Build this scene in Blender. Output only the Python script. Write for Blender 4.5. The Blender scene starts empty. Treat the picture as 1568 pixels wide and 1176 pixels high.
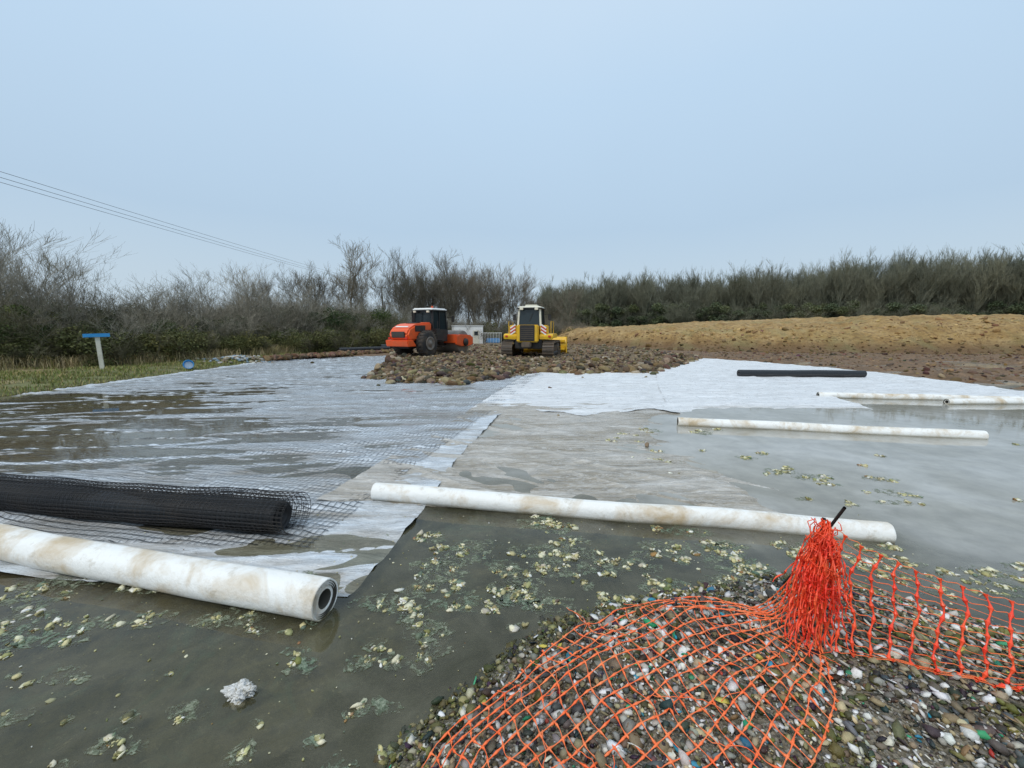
import bpy, bmesh, math, random
import numpy as np
from mathutils import Vector, Matrix
random.seed(7); rng=np.random.default_rng(7)
sc=bpy.context.scene
COL=sc.collection
sc.view_settings.view_transform='Standard'
sc.view_settings.look='None'
sc.view_settings.exposure=0

# ------------------------------------------------------------ numeric helpers
def sstep(x,a,b):
    t=np.clip((x-a)/(b-a),0,1); return t*t*(3-2*t)
def _h(ix,iy,seed):
    n=(ix.astype(np.int64)*374761393+iy.astype(np.int64)*668265263+seed*1442695041)&0x7fffffff
    n=((n^(n>>13))*1274126177)&0x7fffffff
    n=(n^(n>>16))&0xffffff
    return n/float(0xffffff)
def vnoise(x,y,seed=0):
    x=np.asarray(x,float);y=np.asarray(y,float)
    ix=np.floor(x);iy=np.floor(y);fx=x-ix;fy=y-iy
    fx=fx*fx*(3-2*fx);fy=fy*fy*(3-2*fy)
    a=_h(ix,iy,seed);b=_h(ix+1,iy,seed);c=_h(ix,iy+1,seed);d=_h(ix+1,iy+1,seed)
    return (a*(1-fx)+b*fx)*(1-fy)+(c*(1-fx)+d*fx)*fy-0.5
def fbm(x,y,seed=0,o=4):
    s=0;a=1
    for i in range(o):
        s=s+a*vnoise(x,y,seed+i*17); x=x*2.03+5.1;y=y*2.03+1.7;a*=0.5
    return s
def ridge(x,y,seed=0):
    return 1-np.abs(2*fbm(x,y,seed,2))*1.6
def sd_poly(px,py,poly):
    """positive inside"""
    px=np.asarray(px,float);py=np.asarray(py,float)
    d=np.full(px.shape,1e9);ins=np.zeros(px.shape,bool)
    n=len(poly)
    for i in range(n):
        ax,ay=poly[i];bx,by=poly[(i+1)%n]
        ex,ey=bx-ax,by-ay
        t=np.clip(((px-ax)*ex+(py-ay)*ey)/(ex*ex+ey*ey+1e-12),0,1)
        d=np.minimum(d,np.hypot(px-ax-t*ex,py-ay-t*ey))
        c=((ay>py)!=(by>py))
        with np.errstate(divide='ignore',invalid='ignore'):
            xi=ax+(py-ay)*ex/(ey if ey!=0 else 1e-12)
        ins^=(c&(px<xi))
    return np.where(ins,d,-d)

# ------------------------------------------------------------ mesh helpers
def np_mesh(name,V,F,mat=None,col=None,smooth=False,uv=None):
    V=np.asarray(V,np.float32).reshape(-1,3);F=np.asarray(F,np.int32)
    me=bpy.data.meshes.new(name)
    k=F.shape[1];n=F.shape[0]
    me.vertices.add(len(V));me.vertices.foreach_set('co',V.ravel())
    me.loops.add(n*k);me.loops.foreach_set('vertex_index',F.ravel())
    me.polygons.add(n)
    me.polygons.foreach_set('loop_start',np.arange(0,n*k,k,dtype=np.int32))
    try: me.polygons.foreach_set('loop_total',np.full(n,k,dtype=np.int32))
    except Exception: pass
    me.update(calc_edges=True)
    if smooth: me.polygons.foreach_set('use_smooth',np.ones(n,bool))
    if col is not None:
        c=np.ones((len(V),4),np.float32);c[:,:3]=col
        a=me.color_attributes.new('Col','FLOAT_COLOR','POINT');a.data.foreach_set('color',c.ravel())
    if mat: me.materials.append(mat)
    me.validate()
    return me
def add_obj(name,me,parent=None,loc=(0,0,0),rot=(0,0,0),scale=(1,1,1)):
    o=bpy.data.objects.new(name,me);COL.objects.link(o)
    o.location=loc;o.rotation_euler=rot;o.scale=scale
    if parent: o.parent=parent
    return o
def empty(name,loc=(0,0,0),rot=(0,0,0),scale=(1,1,1)):
    o=bpy.data.objects.new(name,None);COL.objects.link(o);o.location=loc;o.rotation_euler=rot;o.scale=scale
    o.empty_display_size=0.3
    return o
def grid_faces(nu,nv):
    i=np.arange(nu-1)[:,None];j=np.arange(nv-1)[None,:]
    a=(i*nv+j).ravel()
    return np.stack([a,a+nv,a+nv+1,a+1],1)
def prisms(P0,P1,R0,R1,k=3):
    P0=np.asarray(P0,float);P1=np.asarray(P1,float);R0=np.asarray(R0,float);R1=np.asarray(R1,float)
    d=P1-P0;d/=np.linalg.norm(d,axis=1,keepdims=True)+1e-9
    ref=np.where(np.abs(d[:,2:3])>.9,np.array([[1.,0,0]]),np.array([[0,0,1.]]))
    a=np.cross(d,ref);a/=np.linalg.norm(a,axis=1,keepdims=True)+1e-9
    b=np.cross(d,a)
    N=len(P0);V=np.zeros((N,2*k,3))
    for i in range(k):
        t=2*math.pi*i/k+.4
        o=math.cos(t)*a+math.sin(t)*b
        V[:,i]=P0+R0[:,None]*o;V[:,k+i]=P1+R1[:,None]*o
    base=(np.arange(N)*2*k)[:,None]
    F=[]
    for i in range(k):
        j=(i+1)%k
        F.append(base+np.array([[i,j,k+j,k+i]]))
    return V.reshape(-1,3),np.concatenate(F)
def path_segs(pts,rad):
    pts=np.asarray(pts,float);rad=np.asarray(rad,float)*np.ones(len(pts))
    return pts[:-1],pts[1:],rad[:-1],rad[1:]
def segs_mesh(name,paths,mat,k=4,smooth=True):
    A=[path_segs(p,r) for p,r in paths]
    V,F=prisms(np.concatenate([a[0] for a in A]),np.concatenate([a[1] for a in A]),np.concatenate([a[2] for a in A]),np.concatenate([a[3] for a in A]),k)
    return np_mesh(name,V,F,mat,smooth=smooth)
def ico(sub):
    bm=bmesh.new();bmesh.ops.create_icosphere(bm,subdivisions=sub,radius=1)
    V=np.array([v.co[:] for v in bm.verts]);F=np.array([[v.index for v in f.verts] for f in bm.faces]);bm.free()
    return V,F
ICO1=ico(1);ICO2=ico(2)
def rand_rot(N,tilt=1.0):
    az=rng.uniform(0,2*math.pi,N);tx=rng.normal(0,.45*tilt,N);ty=rng.normal(0,.45*tilt,N)
    ca,sa=np.cos(az),np.sin(az);cx,sx=np.cos(tx),np.sin(tx);cy,sy=np.cos(ty),np.sin(ty)
    Z=np.zeros((N,3,3));Z[:,0,0]=ca;Z[:,0,1]=-sa;Z[:,1,0]=sa;Z[:,1,1]=ca;Z[:,2,2]=1
    X=np.zeros((N,3,3));X[:,0,0]=1;X[:,1,1]=cx;X[:,1,2]=-sx;X[:,2,1]=sx;X[:,2,2]=cx
    Y=np.zeros((N,3,3));Y[:,1,1]=1;Y[:,0,0]=cy;Y[:,0,2]=sy;Y[:,2,0]=-sy;Y[:,2,2]=cy
    return X@Y@Z
def stones(name,pos,size,col,mat,base=ICO1,flat=(1,.72,.4),tilt=1,jit=.22):
    N=len(pos);bv,bf=base
    V=np.repeat(bv[None],N,0)*(1+rng.uniform(-jit,jit,(N,len(bv),1)))
    if base is ICO2:
        for _ in range(4):
            n=rng.normal(0,1,(N,3));n/=np.linalg.norm(n,axis=1,keepdims=True)
            dd=np.einsum('nvj,nj->nv',V,n)-rng.uniform(.45,.8,(N,1))
            V=V-np.maximum(dd,0)[:,:,None]*n[:,None,:]
    sc_=np.array(flat)[None]*rng.uniform(.75,1.25,(N,3))
    V=V*(sc_*size[:,None])[:,None,:]
    V=np.einsum('nij,nvj->nvi',rand_rot(N,tilt),V)+pos[:,None,:]
    F=(bf[None]+(np.arange(N)*len(bv))[:,None,None]).reshape(-1,3)
    c=np.repeat(col[:,None,:],len(bv),1).reshape(-1,3)
    return np_mesh(name,V.reshape(-1,3),F,mat,col=c)

# ------------------------------------------------------------ material helpers
class NT:
    def __init__(s,name):
        s.m=bpy.data.materials.new(name);s.m.use_nodes=True;s.t=s.m.node_tree;s.t.nodes.clear()
        s.out=s.n('ShaderNodeOutputMaterial')
    def n(s,typ,**kw):
        n=s.t.nodes.new(typ)
        for k,v in kw.items():
            if k.startswith('_'): setattr(n,k[1:],v)
        return n
    def l(s,a,b): s.t.links.new(a,b)
    def pos(s,scale=(1,1,1),obj=False,rot=0):
        if obj: c=s.n('ShaderNodeTexCoord').outputs['Object']
        else: c=s.n('ShaderNodeNewGeometry').outputs['Position']
        mp=s.n('ShaderNodeMapping');mp.inputs['Scale'].default_value=scale;mp.inputs['Rotation'].default_value=(0,0,rot)
        s.l(c,mp.inputs['Vector']);return mp.outputs[0]
    def noise(s,vec,scale,detail=5,rough=.55,dist=0):
        n=s.n('ShaderNodeTexNoise');n.inputs['Scale'].default_value=scale;n.inputs['Detail'].default_value=detail
        n.inputs['Roughness'].default_value=rough;n.inputs['Distortion'].default_value=dist
        s.l(vec,n.inputs['Vector']);return n.outputs['Fac']
    def ramp(s,fac,stops,interp='LINEAR'):
        r=s.n('ShaderNodeValToRGB');cr=r.color_ramp;cr.interpolation=interp
        while len(cr.elements)<len(stops): cr.elements.new(.5)
        for e,(p,c) in zip(cr.elements,stops):
            e.position=p
            e.color=(c,c,c,1) if isinstance(c,(int,float)) else (*c,1)
        s.l(fac,r.inputs[0]);return r.outputs[0]
    def mix(s,fac,a,b,mode='MIX'):
        m=s.n('ShaderNodeMix');m.data_type='RGBA';m.blend_type=mode
        for inp,v in ((m.inputs[0],fac),(m.inputs[6],a),(m.inputs[7],b)):
            if isinstance(v,bpy.types.NodeSocket): s.l(v,inp)
            elif isinstance(v,(int,float)): inp.default_value=v
            else: inp.default_value=(*v,1)
        return m.outputs[2]
    def math(s,op,a,b=0,c=None,clamp=False):
        m=s.n('ShaderNodeMath');m.operation=op;m.use_clamp=clamp
        for i,v in enumerate((a,b) if c is None else (a,b,c)):
            if isinstance(v,bpy.types.NodeSocket): s.l(v,m.inputs[i])
            else: m.inputs[i].default_value=v
        return m.outputs[0]
    def rng(s,v,a,b,c=0,d=1):
        m=s.n('ShaderNodeMapRange');m.interpolation_type='SMOOTHSTEP'
        s.l(v,m.inputs[0])
        for i,x in enumerate((a,b,c,d)): m.inputs[i+1].default_value=x
        return m.outputs[0]
    def bump(s,h,strength=.3,dist=.02):
        b=s.n('ShaderNodeBump');b.inputs['Strength'].default_value=strength;b.inputs['Distance'].default_value=dist
        s.l(h,b.inputs['Height']);return b.outputs[0]
    def pbr(s,col,rough=.6,normal=None,metal=0,spec=.5,link=True):
        p=s.n('ShaderNodeBsdfPrincipled')
        for inp,v in ((p.inputs['Base Color'],col),(p.inputs['Roughness'],rough)):
            if isinstance(v,bpy.types.NodeSocket): s.l(v,inp)
            elif isinstance(v,(int,float)): inp.default_value=v
            else: inp.default_value=(*v,1)
        p.inputs['Metallic'].default_value=metal
        p.inputs['Specular IOR Level'].default_value=spec
        if normal is not None: s.l(normal,p.inputs['Normal'])
        if link: s.l(p.outputs[0],s.out.inputs[0])
        return p.outputs[0]
    def attr(s,name='Col'):
        a=s.n('ShaderNodeAttribute');a.attribute_name=name;return a.outputs['Color']
    def xyz(s,v):
        x=s.n('ShaderNodeSeparateXYZ');s.l(v,x.inputs[0]);return x.outputs

def mat_paint(name,col,rough=.4,dirt=(.22,.16,.1),amt=.45,metal=0,scale=3,spec=.5):
    t=NT(name);v=t.pos(obj=True)
    f=t.ramp(t.noise(v,scale,6,.6),[(.42,0),(.75,amt)])
    c=t.mix(f,col,dirt)
    c=t.mix(t.ramp(t.noise(v,scale*7,3),[(.3,0),(.7,.25)]),c,tuple(x*.6 for x in col))
    t.pbr(c,rough,t.bump(t.noise(v,scale*9,3),.08,.01),metal,spec);return t.m
def mat_attr(name,rough=.7,var=.35,scale=60,bump=.3,spec=.4):
    t=NT(name);v=t.pos()
    c=t.mix(var,t.attr(),t.ramp(t.noise(v,scale,4,.6),[(.3,.25),(.7,1.0)]),'MULTIPLY')
    t.pbr(c,rough,t.bump(t.noise(v,scale*1.5,4),bump,.01),0,spec);return t.m

M_orange=mat_paint('orange_paint',(.90,.12,.025),.35,amt=.3)
M_yellow=mat_paint('yellow_paint',(.82,.50,.02),.4,amt=.4)
M_black=mat_paint('black_parts',(.018,.018,.02),.5,dirt=(.12,.09,.06),amt=.3)
M_rubber=mat_paint('tyre_rubber',(.025,.025,.025),.85,dirt=(.2,.14,.09),amt=.6)
M_steel=mat_paint('muddy_steel',(.22,.2,.18),.55,dirt=(.2,.13,.08),amt=.8,metal=.3)
M_track=mat_paint('track_steel',(.09,.075,.06),.6,dirt=(.22,.14,.08),amt=.85)
M_white=mat_paint('white_paint',(.84,.84,.82),.5,amt=.12)
M_cream=mat_paint('cream_paint',(.76,.74,.62),.5,amt=.2)
M_post=mat_paint('post_wood',(.66,.64,.54),.7,amt=.4)
M_red=mat_paint('red_marking',(.6,.03,.02),.5,amt=.1)
M_blue=mat_paint('blue_paint',(.02,.27,.62),.5,amt=.15)
t=NT('cab_glass');t.pbr((.02,.03,.035),.08,None,0,.5);M_glass=t.m
t=NT('lamp_lens');t.pbr((.8,.75,.6),.15);M_lens=t.m

# ------------------------------------------------------------ part builders
def finish(bm,name,mat,parent,bevel=0,seg=2,loc=(0,0,0),rot=(0,0,0),smooth=False):
    me=bpy.data.meshes.new(name)
    bmesh.ops.recalc_face_normals(bm,faces=bm.faces)
    if bevel>0:
        bmesh.ops.bevel(bm,geom=list(bm.edges),offset=bevel,segments=seg,affect='EDGES',clamp_overlap=True)
    bm.to_mesh(me);bm.free()
    if smooth:
        for p in me.polygons:p.use_smooth=True
    me.materials.append(mat)
    return add_obj(name,me,parent,loc,rot)
def box(name,size,loc,mat,parent,bevel=.02,rot=(0,0,0),taper=(1,1)):
    bm=bmesh.new();bmesh.ops.create_cube(bm,size=1)
    for v in bm.verts:
        tx=taper[0] if v.co.z>0 else 1;ty=taper[1] if v.co.z>0 else 1
        v.co=Vector((v.co.x*size[0]*tx,v.co.y*size[1]*ty,v.co.z*size[2]))
    return finish(bm,name,mat,parent,bevel,2,loc,rot)
def profile(name,pts,x0,x1,mat,parent,bevel=.03):
    bm=bmesh.new()
    a=[bm.verts.new((x0,y,z)) for y,z in pts];b=[bm.verts.new((x1,y,z)) for y,z in pts]
    bm.faces.new(a);bm.faces.new(b[::-1])
    for i in range(len(pts)):
        j=(i+1)%len(pts);bm.faces.new([a[i],b[i],b[j],a[j]])
    return finish(bm,name,mat,parent,bevel)
def lathe_x(name,prof,loc,mat,parent,n=40,smooth=True,rot=(0,0,0)):
    bm=bmesh.new();rings=[]
    for x,r in prof:
        rings.append([bm.verts.new((x,r*math.cos(2*math.pi*i/n),r*math.sin(2*math.pi*i/n))) for i in range(n)])
    for a,b in zip(rings[:-1],rings[1:]):
        for i in range(n):
            j=(i+1)%n;bm.faces.new([a[i],a[j],b[j],b[i]])
    bm.faces.new(rings[0]);bm.faces.new(rings[-1][::-1])
    return finish(bm,name,mat,parent,0,1,loc,rot,smooth)

# ============================================================ GROUND
MOUND=[(-0.62,1.1),(-0.49,1.43),(-0.38,1.61),(-0.26,1.77),(-0.01,2.02),(0.25,2.27),(0.9,2.48),(1.5,2.66),(1.94,2.72),(2.3,2.6),(2.6,2.35),(2.9,2.1),(3.4,1.9),(6,1.4),(6,-3),(-1.2,-3),(-.8,.5)]
def mound_h(x,y):
    d=sd_poly(x,y,MOUND)+.05*fbm(x*5,y*5,3,3)
    ins=.23*(1-np.exp(-np.maximum(d,0)/.42))+.035*fbm(x*4,y*4,9,3)*sstep(d,0,.2)
    return np.where(d>0,ins,np.maximum(-.07,d*.22))
def xrD(y): return np.interp(y,[0,9.8,11,13,16,18,21,24,30],[13.3,13.4,13.6,13.95,13.9,13.4,12.3,10.4,9.5])
def ground_z(x,y):
    z=-.075+.02*fbm(x*.9,y*.9,1)+.008*fbm(x*6,y*6,5,2)
    z=z+(.2+.12*fbm(x*.7,y*.7,21))*sstep(-x,12.5,13.6)
    z=z+(.16+.06*fbm(x*.8,y*.8,31))*sstep(y,23,27)
    m=sstep(x-xrD(y),-.15,.9)*sstep(y,9,11)*(1-sstep(y,23,27))
    z=z+m*(.125+.26*fbm(x*.4,y*.8,41)+.09*fbm(x*2.2,y*2.8,43,3))
    z=z-.5*sstep(y,32,40)*(1-sstep(np.abs(x),9,16))
    z=z+1.0*sstep(x,6,12)*sstep(y,46,60)
    return z
def axis(fine0,fine1,step,far0,far1):
    a=list(np.arange(fine0,fine1,step));s=step;x=fine1
    while x<far1: a.append(x);s*=1.22;x+=s
    a.append(far1);s=step;x=fine0-step;b=[]
    while x>far0: b.append(x);s*=1.22;x-=s
    b.append(far0);return np.array(b[::-1]+a)
gx=axis(-20,32,.17,-900,900);gy=axis(-4,30,.17,-300,1500)
X,Y=np.meshgrid(gx,gy,indexing='ij');Z=ground_z(X,Y)
Zm=mound_h(X,Y);near=sd_poly(X,Y,MOUND)>-.45
Z=np.where(near,np.minimum(np.maximum(Z,Zm),Zm)-.03,Z)
bed=np.array([.135,.125,.06]);grass=np.array([.14,.14,.05]);mud=np.array([.16,.095,.048]);field=np.array([.1,.1,.045])
C=np.zeros(X.shape+(3,))+bed
g=sstep(-X,12.5,13.3)[...,None];C=C*(1-g)+grass*g
tan=(sstep(fbm(X*.5,Y*.5,77)-.05+.25*sstep(-X,13,17),0,.25)*sstep(-X,12.8,13.8))[...,None];C=C*(1-tan)+np.array([.25,.20,.10])*tan
m=(sstep(X-xrD(Y),-.2,.3)*sstep(Y,9,10.5))[...,None];C=C*(1-m)+mud*m
b=(sstep(Y,22,25)*sstep(X,-12.3,-11))[...,None];C=C*(1-b)+mud*b
f=(sstep(Y,40,50))[...,None];C=C*(1-f)+field*f
t=NT('ground_soil');v=t.pos();zz=t.xyz(v)[2];uw=t.rng(zz,.0,-.03)
c=t.mix(t.ramp(t.noise(v,2.2,7,.65),[(.3,0),(.7,1)]),t.attr(),(.5,.5,.42),'MULTIPLY')
c=t.mix(1.0,c,t.ramp(t.noise(v,9,6,.7),[(.3,.75),(.75,2.0)]),'MULTIPLY')
mott=t.ramp(t.noise(v,6,8,.76,1.4),[(.47,0),(.60,.6)])
c=t.mix(t.math('MULTIPLY',mott,uw),c,(.03,.032,.018))
green=t.ramp(t.noise(v,3.6,6,.65,1.0),[(.54,0),(.64,.55)])
c=t.mix(t.math('MULTIPLY',green,uw),c,(.11,.19,.13))
pale=t.ramp(t.noise(v,17,6,.7,.6),[(.60,0),(.68,.7)])
c=t.mix(t.math('MULTIPLY',pale,uw),c,(.38,.36,.22))
t.pbr(c,.75,t.bump(t.noise(v,14,6,.7),.7,.05));M_ground=t.m
add_obj('ground',np_mesh('ground',np.stack([X,Y,Z],-1).reshape(-1,3),grid_faces(len(gx),len(gy)),M_ground,col=C.reshape(-1,3),smooth=True))

# ============================================================ WATER
t=NT('silty_water');v=t.pos();P=t.xyz(v)
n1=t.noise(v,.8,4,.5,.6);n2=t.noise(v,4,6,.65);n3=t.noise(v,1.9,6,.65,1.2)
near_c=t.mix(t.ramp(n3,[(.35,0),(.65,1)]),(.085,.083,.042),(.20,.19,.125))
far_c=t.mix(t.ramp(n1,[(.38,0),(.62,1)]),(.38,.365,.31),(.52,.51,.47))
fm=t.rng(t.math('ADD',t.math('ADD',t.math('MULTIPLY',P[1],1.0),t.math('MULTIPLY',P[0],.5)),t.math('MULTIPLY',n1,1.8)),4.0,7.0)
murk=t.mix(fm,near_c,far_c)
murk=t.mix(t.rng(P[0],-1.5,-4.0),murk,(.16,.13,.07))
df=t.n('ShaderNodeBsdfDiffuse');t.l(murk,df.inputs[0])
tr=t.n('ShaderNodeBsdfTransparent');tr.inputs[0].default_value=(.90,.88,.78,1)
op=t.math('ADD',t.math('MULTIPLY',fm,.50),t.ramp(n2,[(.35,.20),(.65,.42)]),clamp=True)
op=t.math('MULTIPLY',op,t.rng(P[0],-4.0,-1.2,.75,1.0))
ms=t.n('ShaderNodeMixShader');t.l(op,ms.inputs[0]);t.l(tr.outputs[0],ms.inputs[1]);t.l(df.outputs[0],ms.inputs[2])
gl=t.n('ShaderNodeBsdfGlossy');gl.inputs['Roughness'].default_value=.015
bn=t.bump(t.noise(t.pos((1,1.6,1)),3.5,3,.5),.04,.02);t.l(bn,gl.inputs['Normal'])
fr=t.n('ShaderNodeFresnel');fr.inputs[0].default_value=1.5
ms2=t.n('ShaderNodeMixShader');t.l(fr.outputs[0],ms2.inputs[0]);t.l(ms.outputs[0],ms2.inputs[1]);t.l(gl.outputs[0],ms2.inputs[2])
t.l(ms2.outputs[0],t.out.inputs[0]);M_water=t.m
wx=np.linspace(-13.3,60,30);wy=np.linspace(-12,26,20);X,Y=np.meshgrid(wx,wy,indexing='ij')
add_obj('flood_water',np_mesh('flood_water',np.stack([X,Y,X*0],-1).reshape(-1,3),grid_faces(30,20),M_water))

# ============================================================ GEOTEXTILE SHEETS
def mat_sheet(name,base,silt,amt0,rough=.32,ang=.15,zlo=-.012,zhi=.026,fibs=.55,lowk=.75):
    t=NT(name);v=t.pos();z=t.xyz(v)[2]
    va=t.pos((.4,1.9,1),rot=ang)
    n=t.noise(va,1.3,7,.65,.4);n2=t.noise(v,7,5,.6)
    low=t.rng(z,zhi,zlo)
    f=t.math('MULTIPLY',t.ramp(n,[(.36,0),(.60,1)]),t.math('ADD',t.math('MULTIPLY',low,lowk),amt0),clamp=True)
    c=t.mix(f,base,silt)
    c=t.mix(t.ramp(n2,[(.35,0),(.7,.22)]),c,tuple(x*.55 for x in base))
    c=t.mix(t.ramp(t.noise(va,3.2,8,.75,1.5),[(.50,0),(.57,.42),(.61,0)]),c,(.14,.135,.12))
    c=t.mix(t.ramp(t.noise(va,1.9,6,.7,2.2),[(.47,0),(.50,.30),(.53,0)]),c,(.9,.92,.93))
    fib=t.noise(va,5,6,.7,.8)
    r=t.ramp(n2,[(.3,rough-.14),(.7,rough+.2)])
    t.pbr(c,r,t.bump(fib,fibs,.05),0,.5);return t.m
M_shA=mat_sheet('wet_geotextile_gridded',(.70,.77,.84),(.30,.24,.16),.22,.20,fibs=.9)
M_shW=mat_sheet('white_geotextile',(.82,.84,.86),(.46,.40,.31),.10,.34,fibs=.9)
M_shB=mat_sheet('silted_geotextile',(.60,.57,.52),(.36,.315,.245),.55,.15,ang=-.75,zlo=-.005,zhi=.03,fibs=1.0)
def sheet(name,xl,xr,y0,y1,nu,nv,zf,mat,dz=0):
    u=np.linspace(0,1,nu)[:,None]*np.ones((1,nv));w=np.linspace(0,1,nv)[None,:]*np.ones((nu,1))
    w=w**1.5
    Y0=y0(u);Yy=Y0+(y1-Y0)*w
    Xx=xl(Yy)+(xr(Yy)-xl(Yy))*u
    e=.035*fbm(Yy*1.5,Xx*.2,88,3)+.02*fbm(Yy*6,Xx*.2,89,2);Xx=Xx+e*(u>.99)
    Yy=Yy+.03*fbm(Xx*2.5,Xx*.1,90,3)*(w<.001)
    Zz=zf(Xx,Yy)+dz
    return np_mesh(name,np.stack([Xx,Yy,Zz],-1).reshape(-1,3),grid_faces(nu,nv),mat,smooth=True)
def wr(x,y,seed,a=.14,sx=.5,sy=2.4):
    xr_=x*math.cos(a)+y*math.sin(a);yr_=-x*math.sin(a)+y*math.cos(a)
    r=ridge(xr_*sx,yr_*sy,seed);r2=ridge(xr_*sx*2.2,yr_*sy*2.1,seed+50)
    return np.maximum(r,0)**3*.7+np.maximum(r2,0)**4*.3
def zA(x,y):
    z=.004+.045*wr(x,y,11,.14,.4,2.6)+.014*fbm(x*.5,y*.7,12)
    z=z-.034*np.exp(-(((x+10)/3.6)**2+((y-9)/2.2)**2))-.022*np.exp(-(((x+6.5)/3)**2+((y-6.2)/1.1)**2))
    z=z-.03*(1-sstep(y,2.5,3.2))*sstep(x,-2.5,-1.2)
    return z
gr=lambda y: np.interp(y,[2.9,3.94,5.28,7.6,10.96,15.8,26],[-1.62,-1.43,-1.13,-.59,.1,1.13,3.2])
shr=lambda y: np.interp(y,[2.4,3.8,5.3,8,11,16,26],[-1.06,-.83,-.72,-.25,.3,1.3,3.3])
y0A=lambda u: np.interp(u,[0,.6,.72,.85,1],[3.4,3.0,2.85,2.62,2.48])
add_obj('geotextile_sheet',sheet('geotextile_left',lambda y:-12.7+0*y,shr,y0A,27,300,340,zA,M_shA))
def zB(x,y):
    k=1-sstep(y+.25*x,7.2,9.0)
    z=.004+.036*wr(x,y,21,-.75,.4,1.9)*k+.008*fbm(x,y,22)+(.014+.02*wr(x,y,23,.1,.5,1.6))*(1-k)
    z=z-.05*sstep(x+.12*fbm(x,y*.6,24),2.0,3.4)*(1-sstep(y,7.3,8.8))-.014*sstep(fbm(x*.6,y*.6,26),.0,.3)*k
    return z
add_obj('geotextile_sheet.001',sheet('geotextile_mid',lambda y:gr(y)-.5,lambda y:np.interp(y,[3,8,12,20],[3.2,3.3,4.4,7]),lambda u:3.95-.5*u,9.3,150,220,zB,M_shB,-.002))
def zB2(x,y): return .016+.03*wr(x,y,51,.1,.5,1.6)+.014*fbm(x*.8,y*.8,52)
add_obj('geotextile_sheet.002',sheet('geotextile_mid_far',lambda y:gr(y)-.5,lambda y:np.interp(y,[3,8,12,20],[3.2,3.3,4.4,7]),lambda u:8.75-.6*u+.35*np.sin(u*9)+.12*np.sin(u*31),20,150,200,zB2,M_shW,.008))
def zC(x,y): return -.042+.07*sstep(y+.5*fbm(x,y,5),8.2,9.5)+.034*wr(x,y,31,.1,.5,1.6)+.014*fbm(x*.8,y*.8,32)
add_obj('geotextile_sheet.003',sheet('geotextile_right',lambda y:np.interp(y,[3,8,12,20],[3.0,3.1,4.2,6.8]),lambda y:np.interp(y,[7,12,20],[7.4,8.0,9.2]),lambda u:7.25-.25*u,22,140,220,zC,M_shW,.006))
def zD(x,y): return .012+.034*wr(x,y,41,.1,.5,1.6)+.018*fbm(x*.8,y*.8,42)-.035*(1-sstep(y+.3*fbm(x,y,6),9.6,10.5))
add_obj('geotextile_sheet.004',sheet('geotextile_far_right',lambda y:np.interp(y,[9,12,20,24],[7.5,7.9,9.1,9.6]),xrD,lambda u:10.2-.5*u,24.3,130,200,zD,M_shW,.010))

t=NT('black_geogrid_mesh');uvn=t.pos(rot=-.0)
x,y,_=t.xyz(uvn)
xs=t.math('SUBTRACT',x,t.math('MULTIPLY',y,.205))
def lines(co,pitch,w):
    f=t.math('FRACT',t.math('DIVIDE',co,pitch));d=t.math('ABSOLUTE',t.math('SUBTRACT',f,.5))
    return t.math('GREATER_THAN',d,.5-w/pitch/2)
wob=t.math('MULTIPLY',t.math('SUBTRACT',t.noise(uvn,1.1,2),.5),.16)
a1=lines(t.math('ADD',xs,wob),.062,.0060);a2=lines(t.math('ADD',t.math('ADD',y,t.math('MULTIPLY',x,.2)),wob),.068,.0070)
al=t.math('MAXIMUM',a1,a2)
pb=t.pbr((.02,.022,.025),.4,None,0,.5,link=False)
tr=t.n('ShaderNodeBsdfTransparent');ms=t.n('ShaderNodeMixShader')
t.l(al,ms.inputs[0]);t.l(tr.outputs[0],ms.inputs[1]);t.l(pb,ms.inputs[2]);t.l(ms.outputs[0],t.out.inputs[0]);M_grid=t.m
add_obj('geogrid_mesh',sheet('geogrid',lambda y:-12.3+0*y,gr,lambda u:3.45-.35*u,26,240,260,zA,M_grid,.009))

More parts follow.
